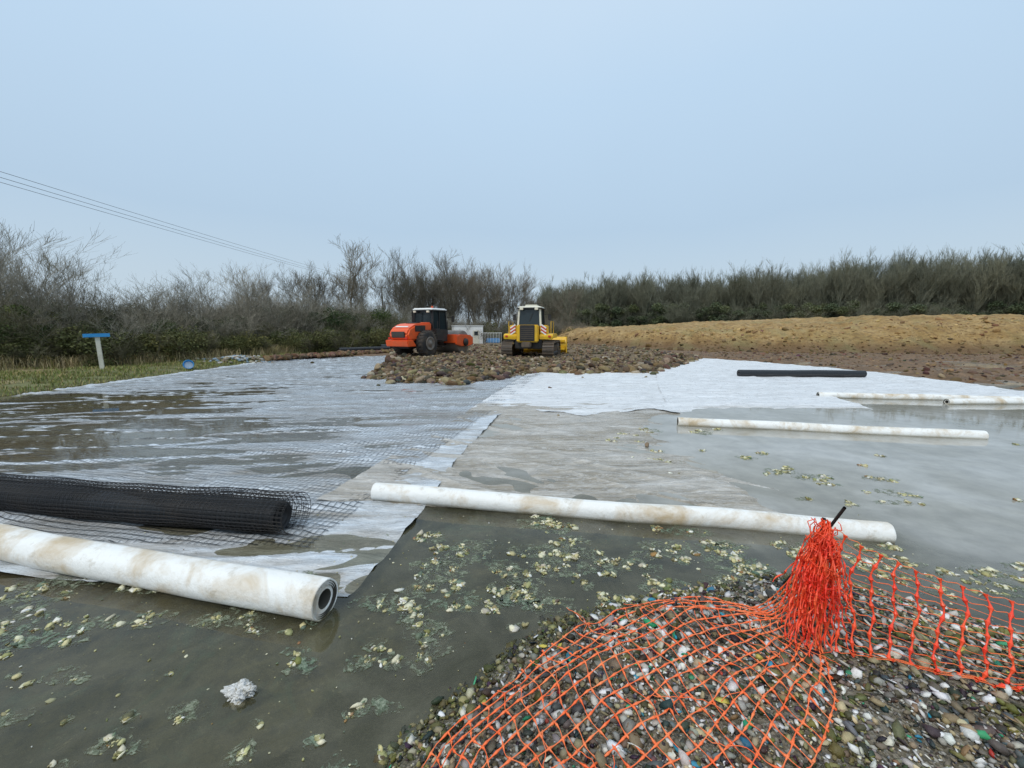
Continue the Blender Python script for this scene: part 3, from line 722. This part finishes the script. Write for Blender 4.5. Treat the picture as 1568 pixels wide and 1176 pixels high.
ub=bush('undergrowth_bush',9,4.2,9000,M_leaff,M_barkfar,size=.09,tw=10,rx=1.8,lh=.9)
for k in range(150):
    f=(k+rn.random())/150
    add_obj('undergrowth',ub,wood,(5+f*88,93-f*34+rn.uniform(-1,9),.9),(0,0,rn.uniform(0,6.3)),(1.7,1.7,rn.uniform(.8,1.6)))
ub2=bush('scrub_bush',12,3.0,5200,M_leafb,M_bark,size=.07,tw=14,rx=1.6)
scr=empty('scrub_belt')
for k in range(64):
    f=rn.random();add_obj('scrub',ub2,scr,(-22+f*30,46+rn.uniform(0,12),-.4),(0,0,rn.uniform(0,6.3)),(1.1,1.1,rn.uniform(.7,1.35)))

def blades(name,N,fx,cols,h0,h1,w=.006):
    P=fx(N);N=len(P);az=rng.uniform(0,6.28,N);h=rng.uniform(h0,h1,N);ln=rng.uniform(.1,.9,N)
    d=np.stack([np.cos(az),np.sin(az),np.zeros(N)],-1);s=np.stack([-np.sin(az),np.cos(az),np.zeros(N)],-1)
    z=np.array([0,0,1.])
    a=P-s*w;b_=P+s*w;m=P+z*(h*.6)[:,None]+d*(h*ln*.3)[:,None];tp=P+z*h[:,None]*.95+d*(h*ln)[:,None]
    V=np.stack([a,b_,m+s*w*.8,m-s*w*.8,tp+s*w*.2,tp-s*w*.2],1).reshape(-1,3)
    i=(np.arange(N)*6)[:,None];F=np.concatenate([i+np.array([[0,1,2,3]]),i+np.array([[3,2,4,5]])])
    c=np.repeat(pick(cols,N),6,0)
    return np_mesh(name,V,F,M_blade,col=c)
t=NT('grass_blades');t.pbr(t.attr(),.8,None,0,.2);M_blade=t.m
def fx1(N):
    t_=rng.random(N);x=np.interp(t_,[0,1],[-13.0,-12.6]);y=rng.uniform(9,27,N);x=x-rng.random(N)**1.1*6.0
    k=(fbm(x*1.1,y*1.1,91,3)>-.2);x,y=x[k],y[k];return np.stack([x,y,ground_z(x,y)],-1)
gs=empty('grass_strip')
add_obj('green_grass',blades('green_grass',32000,fx1,[(5,(.15,.19,.05)),(4,(.23,.24,.075)),(4,(.34,.28,.13))],.03,.13,.009),gs)
def fx2(N):
    M=110
    y=rng.uniform(12,27,M)
    hx=np.interp(y,[12,16.9,19.2,22.8,27.8],[-22,-18.9,-17.4,-15.8,-13.9]);cx=hx+rng.uniform(-.6,1.3,M);r=rng.uniform(.1,.4,M)
    i=rng.integers(0,M,N);x=cx[i]+rng.normal(0,1,N)*r[i];yy=y[i]+rng.normal(0,1,N)*r[i]
    return np.stack([x,yy,ground_z(x,yy)],-1)
add_obj('dry_grass',blades('dry_grass',17000,fx2,[(6,(.50,.41,.23)),(4,(.36,.29,.15)),(2,(.2,.18,.07))],.1,.6,.008),gs)

N=260;px=rng.normal(-13.6,.8,N);py=rng.normal(21.0,.7,N)
add_obj('rubble_heap',stones('rubble_heap',np.stack([px,py,ground_z(px,py)+.04+.1*np.exp(-((px+13.6)**2+(py-21)**2))],-1),rng.uniform(.03,.13,N),pick([(3,(.6,.6,.58)),(4,(.25,.2,.14)),(2,(.3,.42,.5)),(2,(.4,.35,.25))],N),M_rock,base=ICO2,flat=(1,.8,.6),jit=.1))
N=900;tt=rng.random(N);px=-12.4+tt*4.4+rng.normal(0,.35,N);py=22.2+tt*7.4+rng.normal(0,.5,N)
add_obj('soil_berm',stones('soil_berm',np.stack([px,py,.1+.1*rng.random(N)],-1),rng.uniform(.06,.2,N),pick([(5,(.17,.10,.05)),(3,(.24,.15,.08)),(2,(.12,.07,.04))],N),M_rock,base=ICO2,flat=(1,.8,.6),jit=.1))

# ============================================================ MARKER POST, BUCKET
mp=empty('marker_post',(-15.52,15.9,.05),(0,math.radians(-1.5),math.radians(35)))
box('post',(.13,.08,1.45),(0,0,.62),M_post,mp,.006)
box('blue_board',(.74,.04,.13),(0,-.07,1.38),M_blue,mp,.004)
bk=empty('blue_bucket',(-13.3,17.3,.15),(math.radians(75),0,.6),(1.2,1.2,1.2))
lathe_x('bucket_body',[(0,.10),(.005,.11),(.28,.145),(.29,.155),(.30,.155),(.30,.14),(.05,.10)],(0,0,0),M_blue,bk,24,rot=(0,math.radians(-90),0))
lathe_x('bucket_band',[(0,.128),(.05,.137),(.051,.12)],(0,0,.12),M_white,bk,24,rot=(0,math.radians(-90),0))

# ============================================================ SITE CABIN
cb=empty('site_cabin',(-4.75,45,-.55),(0,0,math.radians(14)))
box('cabin_body',(3.0,2.4,2.4),(0,0,1.23),M_white,cb,.03)
box('roof_lip',(3.1,2.5,.08),(0,0,2.46),M_white,cb,.02)
box('window',(.6,.03,.6),(-.75,-1.215,1.6),M_glass,cb,.005)
box('window_frame',(.7,.02,.7),(-.75,-1.208,1.6),M_steel,cb,.003)
box('door',(.7,.04,1.8),(.75,-1.215,1.1),M_cream,cb,.01)
box('door_glass',(.4,.03,.4),(.75,-1.24,1.7),M_glass,cb,.005)
for i in range(7): box('rib_%d'%i,(.04,.03,2.1),(-1.42+i*.473,-1.212,1.15),M_white,cb,.005)
fp=empty('fence_panel',(-2.2,44,-.4))
for i in range(14): box('bar_%d'%i,(.03,.03,1.4),(-1.0+i*.16,0,.9),M_white,fp,.004)
box('rail_top',(2.2,.05,.05),(.04,0,1.6),M_white,fp,.004);box('rail_low',(2.2,.05,.05),(.04,0,.2),M_white,fp,.004)
box('tarp',(1.5,.3,.5),(.2,.4,.8),M_blue,fp,.08)

# ============================================================ ROAD ROLLER
def tyre(name,x,y,r,w,parent):
    lathe_x(name,[(-w/2,r*.55),(-w/2,r*.86),(-w*.42,r*.95),(-w*.2,r),(w*.2,r),(w*.42,r*.95),(w/2,r*.86),(w/2,r*.55)],(x,y,r),M_rubber,parent,44)
    s=1 if x>0 else -1
    lathe_x(name+'_rim',[(s*a,b) for a,b in [(0,r*.50),(.03,r*.52),(.05,r*.46),(.0,r*.40),(.01,r*.2),(.06,r*.18),(.06,.01)]],(x+s*w/2,y,r),M_steel,parent,32)
    for i in range(22):
        a=2*math.pi*i/22
        for sg in(-1,1):
            aa=a+(.14 if sg>0 else 0)
            box(name+'_lug_%d_%d'%(i,sg),(w*.46,.06,.05),(x+sg*w*.24,y+math.cos(aa)*r*.995,r+math.sin(aa)*r*.995),M_rubber,parent,.0,rot=(aa-math.pi/2,0,sg*.45))
rr=empty('road_roller',(-5.1,25.0,.10),(0,0,math.radians(-27)),(.97,.97,.97))
tyre('rear_tyre_r',.86,-1.0,.76,.52,rr);tyre('rear_tyre_l',-.86,-1.0,.76,.52,rr)
profile('engine_hood',[(-2.3,.95),(-2.42,1.3),(-2.25,1.62),(-1.65,1.88),(-.25,2.0),(-.25,.95)],-.70,.70,M_orange,rr,.09)
profile('rear_bumper',[(-2.5,.62),(-2.58,.98),(-2.1,1.0),(-1.8,.62)],-.82,.82,M_orange,rr,.04)
box('belly',(1.1,2.2,.5),(0,-1.1,.75),M_black,rr,.03)
box('rear_grille',(.95,.04,.34),(0,-2.40,1.28),M_black,rr,.01,rot=(math.radians(8),0,0))
for i in range(5): box('grille_slat_%d'%i,(.9,.03,.02),(0,-2.43,1.16+i*.06),M_steel,rr,.003)
box('hood_stripe',(.9,.02,.10),(0,-2.07,1.725),M_white,rr,.003,rot=(math.radians(-60),0,0))
box('hood_vent',(.7,.5,.03),(0,-1.1,1.95),M_black,rr,.01,rot=(math.radians(5),0,0))
for s in(-1,1):
    box('tail_lamp_%d'%s,(.16,.05,.12),(s*.6,-2.45,1.08),M_red,rr,.01)
    box('side_vent_%d'%s,(.03,.9,.35),(s*.71,-1.35,1.62),M_black,rr,.01)
    profile('fender_%d'%s,[(-.35,1.2),(-.4,1.62),(.0,1.62),(.1,1.2)],s*.72 if s>0 else -1.1,1.1 if s>0 else -.72,M_black,rr,.02)
    box('work_lamp_%d'%s,(.18,.1,.12),(s*.5,-.35,2.62),M_lens,rr,.015)
    box('mirror_arm_%d'%s,(.5,.03,.03),(s*.98,1.15,2.3),M_black,rr,.0)
    box('mirror_%d'%s,(.2,.05,.36),(s*1.22,1.15,2.2),M_black,rr,.02)
box('cab_base',(1.5,1.45,.75),(0,.5,1.2),M_black,rr,.03)
box('cab_glass',(1.42,1.36,1.15),(0,.5,2.12),M_glass,rr,.03,taper=(.93,.92))
for sx in(-1,1):
    for sy in(-1,1):
        box('pillar_%d_%d'%(sx,sy),(.09,.09,1.2),(sx*.69,.5+sy*.66,2.12),M_black,rr,.01,rot=(math.radians(2.5*sy),math.radians(-2.5*sx),0))
box('pillar_mid',(.06,.06,1.15),(.70,.45,2.12),M_black,rr,.01)
box('cab_roof',(1.55,1.6,.13),(0,.48,2.77),M_white,rr,.05,taper=(.9,.9))
box('roof_rim',(1.57,1.62,.05),(0,.48,2.69),M_black,rr,.02)
box('beacon',(.12,.12,.14),(.4,.2,2.90),M_orange,rr,.03)
box('exhaust',(.1,.1,.7),(-.45,-.6,2.3),M_black,rr,.03)
box('artic_joint',(.5,.9,.4),(0,1.35,.75),M_black,rr,.03)
lathe_x('drum',[(-1.03,.1),(-1.03,.68),(-1.0,.75),(1.0,.75),(1.03,.68),(1.03,.1)],(0,2.55,.75),M_steel,rr,56)
for s in(-1,1):
    profile('yoke_arm_%d'%s,[(1.55,.62),(1.55,1.15),(2.0,1.25),(3.2,1.2),(3.5,1.0),(3.5,.6),(3.1,.5),(2.1,.5)],1.06 if s>0 else -1.2,1.2 if s>0 else -1.06,M_orange,rr,.03)
    lathe_x('drum_hub_%d'%s,[(0,.26),(.1,.22),(.1,.02)] if s>0 else [(0,.26),(-.1,.22),(-.1,.02)],(s*1.2,2.55,.75),M_black,rr,24)
box('yoke_rear',(2.3,.35,.55),(0,1.68,.98),M_orange,rr,.04)
box('yoke_front',(2.3,.25,.4),(0,3.45,.9),M_orange,rr,.04)
box('step_ladder',(.45,.3,.05),(.92,.25,.55),M_black,rr,.01);box('step_ladder_b',(.45,.3,.05),(.92,.3,.9),M_black,rr,.01)
for i in range(2): box('handrail_%d'%i,(.03,.03,.8),(.88,.05+i*1.0,1.65),M_black,rr,.0)

# ============================================================ BULLDOZER
dz=empty('bulldozer',(1.15,23.9,.10),(0,0,math.radians(-13)),(.97,.95,.97))
def track(s):
    w=.62;x=s*1.15;r=.42;L=1.25
    n=46;per=4*L+2*math.pi*r
    def pt(u):
        u=u%per
        if u<2*L: return (-L+u,0.0+0,0,-1)
        u-=2*L
        if u<math.pi*r:
            a=-math.pi/2+u/r;return (L+math.cos(a)*r,r+math.sin(a)*r,math.cos(a),math.sin(a))
        u-=math.pi*r
        if u<2*L: return (L-u,2*r,0,1)
        u-=2*L;a=math.pi/2+u/r;return (-L+math.cos(a)*r,r+math.sin(a)*r,math.cos(a),math.sin(a))
    for i in range(n):
        y,z,ny,nz=pt(i*per/n)
        ang=math.atan2(nz,ny)-math.pi/2
        box('track_shoe_%d_%d'%(s,i),(w,per/n*.92,.045),(x,y,z+.03),M_track,dz,.0,rot=(ang,0,0))
        box('grouser_%d_%d'%(s,i),(w,.02,.06),(x,y+ny*.045,z+.03+nz*.045),M_track,dz,.0,rot=(ang,0,0))
    profile('track_frame_%d'%s,[(-1.2,.2),(-1.35,.45),(-1.2,.68),(1.2,.68),(1.35,.45),(1.2,.2)],x-.2,x+.2,M_black,dz,.02)
    lathe_x('sprocket_%d'%s,[(-.22,.05),(-.22,.36),(.22,.36),(.22,.05)],(x,-1.25,.45),M_track,dz,20)
    lathe_x('idler_%d'%s,[(-.22,.05),(-.22,.34),(.22,.34),(.22,.05)],(x,1.25,.45),M_track,dz,20)
    for i in range(6): lathe_x('bottom_roller_%d_%d'%(s,i),[(-.22,.03),(-.22,.12),(.22,.12),(.22,.03)],(x,-.85+i*.34,.2),M_black,dz,16)
track(-1);track(1)
box('hull',(1.5,2.9,.7),(0,.1,.85),M_black,dz,.05)
profile('engine_bonnet',[(.45,1.2),(.45,1.9),(1.9,1.8),(2.05,1.6),(2.05,.8),(.45,.8)],-.55,.55,M_yellow,dz,.05)
box('rear_tank',(1.2,.5,.95),(0,-1.40,1.35),M_yellow,dz,.06)
box('rear_grille',(.82,.05,.86),(0,-1.665,1.38),M_black,dz,.02)
for i in range(6): box('rear_slat_%d'%i,(.7,.03,.025),(0,-1.695,1.08+i*.11),M_track,dz,.0)
for s in(-1,1):
    profile('fender_%d'%s,[(-1.42,1.02),(-1.45,1.22),(-1.3,1.34),(.4,1.34),(.6,1.25),(.6,1.1),(-1.2,1.1)],s*.62 if s>0 else -1.38,1.38 if s>0 else -.62,M_yellow,dz,.03)
    box('side_tank_%d'%s,(.42,.7,.5),(s*.86,-1.0,1.56),M_yellow,dz,.05)
    for i in range(5):
        box('chevron_%d_%d'%(s,i),(.34,.02,.075),(s*.86,-1.365,1.38+i*.09),M_red if i%2 else M_white,dz,.0,rot=(0,s*.6,0))
    box('tail_lamp_%d'%s,(.14,.05,.1),(s*1.2,-1.46,1.2),M_red,dz,.01)
    box('roof_lamp_%d'%s,(.2,.08,.13),(s*.42,-1.16,2.70),M_lens,dz,.02)
    box('mirror_%d'%s,(.18,.04,.32),(s*1.02,-.2,2.25),M_black,dz,.02);box('mirror_arm_%d'%s,(.35,.02,.02),(s*.85,-.2,2.42),M_black,dz,0)
    for i in range(2): box('handrail_%d_%d'%(s,i),(.03,.03,.7),(s*1.2,-.9+i*1.1,1.65),M_yellow,dz,.0)
    box('rail_%d'%s,(.03,1.13,.03),(s*1.2,-.35,2.0),M_yellow,dz,0)
    box('push_arm_%d'%s,(.16,2.2,.2),(s*.68,1.6,.6),M_yellow,dz,.03)
    box('lift_ram_%d'%s,(.1,.9,.1),(s*.5,2.1,1.3),M_steel,dz,.02,rot=(math.radians(-30),0,0))
box('cab_lower',(1.3,1.35,.5),(0,-.35,1.6),M_black,dz,.04)
box('cab_glass',(1.28,1.3,.95),(0,-.35,2.25),M_glass,dz,.03,taper=(.9,.9))
for sx in(-1,1):
    for sy in(-1,1): box('pillar_%d_%d'%(sx,sy),(.1,.1,1.0),(sx*.61,-.35+sy*.62,2.25),M_cream if sy<0 else M_black,dz,.01,rot=(math.radians(3.5*sy),math.radians(-3.5*sx),0))
box('cab_roof',(1.36,1.5,.10),(0,-.35,2.80),M_cream,dz,.04,taper=(.88,.88))
box('roof_rim',(1.40,1.54,.06),(0,-.35,2.73),M_black,dz,.02)
box('aircon_unit',(.7,.5,.12),(0,-.2,2.9),M_cream,dz,.03)
box('rear_wiper',(.02,.02,.5),(.1,-1.0,2.25),M_black,dz,0,rot=(0,.4,0))
box('exhaust',(.1,.1,.8),(.3,1.3,2.2),M_black,dz,.03)
box('hitch',(.5,.5,.3),(0,-1.8,.75),M_track,dz,.04)
rows=[]
for i in range(9):
    f=i/8;rows.append((2.75-.28*math.sin(f*math.pi)+.05,.05+f*1.05))
profile('blade',rows+[(y-.06,z) for y,z in rows[::-1]],-1.72,1.72,M_yellow,dz,0)
for s in(-1,1): box('blade_end_%d'%s,(.04,.4,1.0),(s*1.74,2.65,.6),M_yellow,dz,.01)
box('blade_rib',(3.3,.12,.14),(0,2.40,.85),M_yellow,dz,.02)
box('blade_rib_low',(3.3,.12,.14),(0,2.42,.35),M_yellow,dz,.02)

# ============================================================ ORANGE BARRIER NET
def mat_net(name,c1,c2):
    t=NT(name);v=t.pos();c=t.mix(t.ramp(t.noise(v,9,4),[(.35,0),(.65,1)]),c1,c2)
    c=t.mix(t.ramp(t.noise(v,30,4),[(.6,0),(.75,.45)]),c,(.3,.16,.08))
    t.pbr(c,.4,None,0,.5);return t.m
M_netO=mat_net('orange_net_plastic',(.96,.14,.03),(.98,.26,.09))
M_netR=mat_net('red_net_plastic',(.92,.045,.02),(.97,.12,.035))
net=empty('barrier_netting')
def lerp_path(L,u):
    d=np.concatenate([[0],np.cumsum([math.dist(a,b) for a,b in zip(L[:-1],L[1:])])]);d/=d[-1]
    return np.array([np.interp(u,d,[p[i] for p in L]) for i in range(3)])
def mh(x,y): return float(mound_h(np.array([x]),np.array([y]))[0])
TOP=(1.49,1.90,.77);BASE=(1.44,1.86)
farE=[TOP,(1.40,2.12,.50),(1.18,2.30,.30),(.85,2.36,.19),(.45,2.12,.17),(.10,1.86,.15),(-.10,1.62,.14),(-.28,1.45,.12),(-.36,1.25,.14)]
nearE=[(1.47,1.84,.60),(1.45,1.80,.33),(1.38,1.66,.27),(1.30,1.50,.26),(1.15,1.36,.26),(1.0,1.22,.26),(.8,1.1,.26),(.5,1.0,.26),(.2,.95,.24)]
def fb(x,y,s): return float(fbm(np.array([x]),np.array([y]),s,3)[0])
def drape(u,v):
    a=lerp_path(farE,u);b=lerp_path(nearE,u);p=a*(1-v)+b*v
    e=fb(u*3.5,v*3,301);e2=fb(u*3.5+9,v*3,302)
    p=p+np.array([.06*e*min(1,u*4),.05*e2*min(1,u*4),0]);g=mh(p[0],p[1])+.012
    lift=.05*max(0,fb(u*4,v*4,303)+.1)
    if u>.16: z=g+lift+.005*(1+math.sin(31*u+19*v))
    else:
        k=u/.16;z=p[2]*(1-k)+(g+lift)*k;z=max(z,g)
    p[2]=z;return p
NU=32;NV=15
GU,GV=90,50
G=np.array([[drape(i/GU,j/GV) for j in range(GV+1)] for i in range(GU+1)])
def lat(u,v):
    u=min(.9999,max(0,u))*GU;v=min(.9999,max(0,v))*GV;i=int(u);j=int(v);a=u-i;b=v-j
    return (G[i,j]*(1-a)+G[i+1,j]*a)*(1-b)+(G[i,j+1]*(1-a)+G[i+1,j+1]*a)*b
def knot(paths_list,f,n,cells,r0,r1):
    pts=[];rd=[]
    for i in range(n+1):
        q=i/n;pts.append(f(q));ph=abs(math.cos(math.pi*cells*q));rd.append(r0+(r1-r0)*ph**6)
    paths_list.append((pts,rd))
paths=[]
rn2=random.Random(3)
for j in range(NV+1):
    v=j/NV;a0=rn2.uniform(0,6);knot(paths,lambda q:lat(q,v+.016*math.sin(q*11+j*.5)+.005*math.sin(q*37+a0)),NU*6,NU,.0024,.0066)
for i in range(NU+1):
    u=i/NU;a0=rn2.uniform(0,6);knot(paths,lambda q:lat(u+.010*math.sin(q*9+i*.4)+.13*(q-.5)+.003*math.sin(q*31+a0),q),NV*6,NV,.0016,.0060)
for i in range(22):
    u=rn2.uniform(.1,.95);v=rn2.uniform(.05,.95);p=lat(u,v);a=rn2.uniform(0,6.28);pts=[]
    for q in range(9):
        a+=rn2.gauss(0,.25);p=p+np.array([math.cos(a)*.022,math.sin(a)*.022,0]);p[2]=max(mh(p[0],p[1])+.02,p[2]+rn2.gauss(0,.006));pts.append(p.copy())
    paths.append((pts,.0016))
add_obj('draped_net',segs_mesh('draped_net',paths,M_netO,4),net)
topE=[TOP,(1.66,1.86,.67),(1.85,1.82,.60),(2.10,1.76,.52),(2.35,1.70,.46),(2.8,1.6,.45),(3.4,1.45,.55)]
botE=[(1.46,1.80,.25),(1.53,1.77,.20),(1.66,1.72,.17),(1.86,1.64,.15),(2.06,1.58,.13),(2.45,1.5,.13),(3.0,1.35,.15)]
def hang(u,v):
    a=lerp_path(topE,u);b=lerp_path(botE,min(1,u));p=a*(1-v)+b*v
    bulge=.04*math.sin(v*math.pi)*math.sin(u*9+1);p[1]+=bulge;p[0]+=.012*math.sin(v*9+u*20)+.006*math.sin(v*23+u*50)
    g=mh(p[0],p[1])+.012;p[2]=max(p[2],g);return p
pb_=[];pt_=[];NB=23;NR=8
for i in range(NB+1):
    u=i/NB;knot(pb_,lambda q:hang(u,q),NR*6,NR,.0036,.0105)
for j in range(NR+1):
    v=j/NR
    pt_.append(([hang(min(1,i/(NB*4)),v+.012*math.sin(math.pi*i/2)) for i in range(NB*4+1)],.0021))
    if j<NR: pt_.append(([hang(min(1,i/(NB*4)),v+.5/NR) for i in range(NB*4+1)],.0013))
add_obj('hanging_net_bars',segs_mesh('hanging_net_bars',pb_,M_netR,5),net)
add_obj('hanging_net_strands',segs_mesh('hanging_net_strands',pt_,M_netO,3),net)
bp=[]
for i in range(78):
    a=rn2.uniform(0,6.28);R=rn2.uniform(.02,.10);ph=rn2.uniform(0,6);pts=[];rd=[]
    R2=R*rn2.uniform(.7,1.6)
    n=26
    tz=.77+rn2.uniform(-.10,.03);bz=rn2.choice([.22,.24,.3,.4,.5]);
    for q in range(n+1):
        f=q/n;rr_=.012+(R*math.sin(min(1,f*1.6)*math.pi/2)*(1-.5*f)+R2*f*f)
        x=TOP[0]+(BASE[0]-TOP[0])*f+rr_*math.cos(a+.7*f*math.sin(ph))+.008*math.sin(f*30+ph)
        y=TOP[1]+(BASE[1]-TOP[1])*f+rr_*math.sin(a+.7*f)+.008*math.cos(f*27+ph)
        z=tz+(bz-tz)*f;z=max(z,mh(x,y)+.01)
        pts.append((x,y,z));rd.append(.0018+.0045*abs(math.cos(f*n*.9+ph))**5)
    bp.append((pts,rd))
for i in range(38):
    a0=rn2.uniform(0,6.28);z0=rn2.uniform(.24,.76);R=.04+.07*(1-(z0-.2)/.6);pts=[]
    for q in range(15):
        a=a0+q*.22;pts.append((TOP[0]-.02+R*math.cos(a)+rn2.gauss(0,.008),TOP[1]-.02+R*math.sin(a)+rn2.gauss(0,.008),max(z0+.05*math.sin(q*.5+i)+rn2.gauss(0,.008),.2)))
    bp.append((pts,.0020))
add_obj('gathered_net',segs_mesh('gathered_net',bp,M_netR,4),net)
st=empty('steel_stake')
me=segs_mesh('stake_bar',[([(1.75,2.60,-.05),(1.70,2.36,.25),(1.66,2.15,.55),(1.625,1.96,.83)],.008)],M_black,8);add_obj('stake_bar',me,st)
me=segs_mesh('stake_upright',[([(1.44,1.88,.1),(1.49,1.91,.80)],.009)],M_black,8);add_obj('stake_upright',me,st)

# ============================================================ POWER LINES
pl=empty('power_line')
wires=[]
for x,z0 in ((-24.2,9.2),(-24.9,8.9),(-23.6,8.75)):
    pts=[]
    for i in range(60):
        f=i/59;y=-12+f*92;pts.append((x,y,z0-.9*4*f*(1-f)*.5+.25))
    wires.append((pts,.010))
add_obj('cables',segs_mesh('cables',wires,M_black,4),pl)
for y in(-12,80):
    lathe_x('pole_%d'%y,[(0,.15),(9.6,.10),(9.62,.02)],(-24.2,y,-.2),M_barkd,pl,12,rot=(0,math.radians(-90),0))
    box('crossarm_%d'%y,(1.7,.12,.12),(-24.2,y,9.1),M_barkd,pl,.01)

# ============================================================ WORLD, SUN, CAMERA
el=math.radians(52);az=math.radians(215)
w=bpy.data.worlds.new("World");sc.world=w;w.use_nodes=True;nt=w.node_tree;nt.nodes.clear()
out=nt.nodes.new('ShaderNodeOutputWorld');sky=nt.nodes.new('ShaderNodeTexSky');sky.sky_type='NISHITA';sky.sun_disc=False
sky.sun_elevation=el;sky.sun_rotation=az;sky.air_density=1.5;sky.dust_density=4;sky.ozone_density=1
b1=nt.nodes.new('ShaderNodeBackground');b1.inputs[1].default_value=.08;nt.links.new(sky.outputs[0],b1.inputs[0])
tc=nt.nodes.new('ShaderNodeTexCoord');sp_=nt.nodes.new('ShaderNodeSeparateXYZ');nt.links.new(tc.outputs['Generated'],sp_.inputs[0])
nz=nt.nodes.new('ShaderNodeTexNoise');nz.inputs['Scale'].default_value=1.6;nz.inputs['Detail'].default_value=4;nt.links.new(tc.outputs['Generated'],nz.inputs['Vector'])
ma=nt.nodes.new('ShaderNodeMath');ma.operation='MULTIPLY_ADD';ma.inputs[1].default_value=.16;nt.links.new(nz.outputs['Fac'],ma.inputs[0]);nt.links.new(sp_.outputs[2],ma.inputs[2])
cr=nt.nodes.new('ShaderNodeValToRGB');r=cr.color_ramp
stops=[(0,(.62,.71,.77)),(.12,(.54,.66,.76)),(.30,(.46,.61,.77)),(.55,(.52,.69,.87)),(1,(.74,.86,.98))]
while len(r.elements)<5:r.elements.new(.5)
for e,(p,c) in zip(r.elements,stops): e.position=p;e.color=(*c,1)
nt.links.new(ma.outputs[0],cr.inputs[0])
b2=nt.nodes.new('ShaderNodeBackground');b2.inputs[1].default_value=1.10;nt.links.new(cr.outputs[0],b2.inputs[0])
mx=nt.nodes.new('ShaderNodeMixShader');mx.inputs[0].default_value=.88
nt.links.new(b1.outputs[0],mx.inputs[1]);nt.links.new(b2.outputs[0],mx.inputs[2]);nt.links.new(mx.outputs[0],out.inputs[0])
sd=bpy.data.lights.new('sun','SUN');sd.energy=1.5;sd.angle=math.radians(12);sd.color=(1,.95,.87)
so=bpy.data.objects.new('sun',sd);COL.objects.link(so)
dirv=Vector((math.sin(az)*math.cos(el),math.cos(az)*math.cos(el),math.sin(el)))
so.rotation_euler=dirv.to_track_quat('Z','Y').to_euler()
cam=bpy.data.cameras.new('camera');cam.sensor_width=36;cam.lens=36*645/1568;cam.clip_end=4000;cam.clip_start=.05
co=bpy.data.objects.new('camera',cam);COL.objects.link(co);co.location=(0,0,1.7);co.rotation_euler=(math.radians(90-7.57),0,0)
sc.camera=co
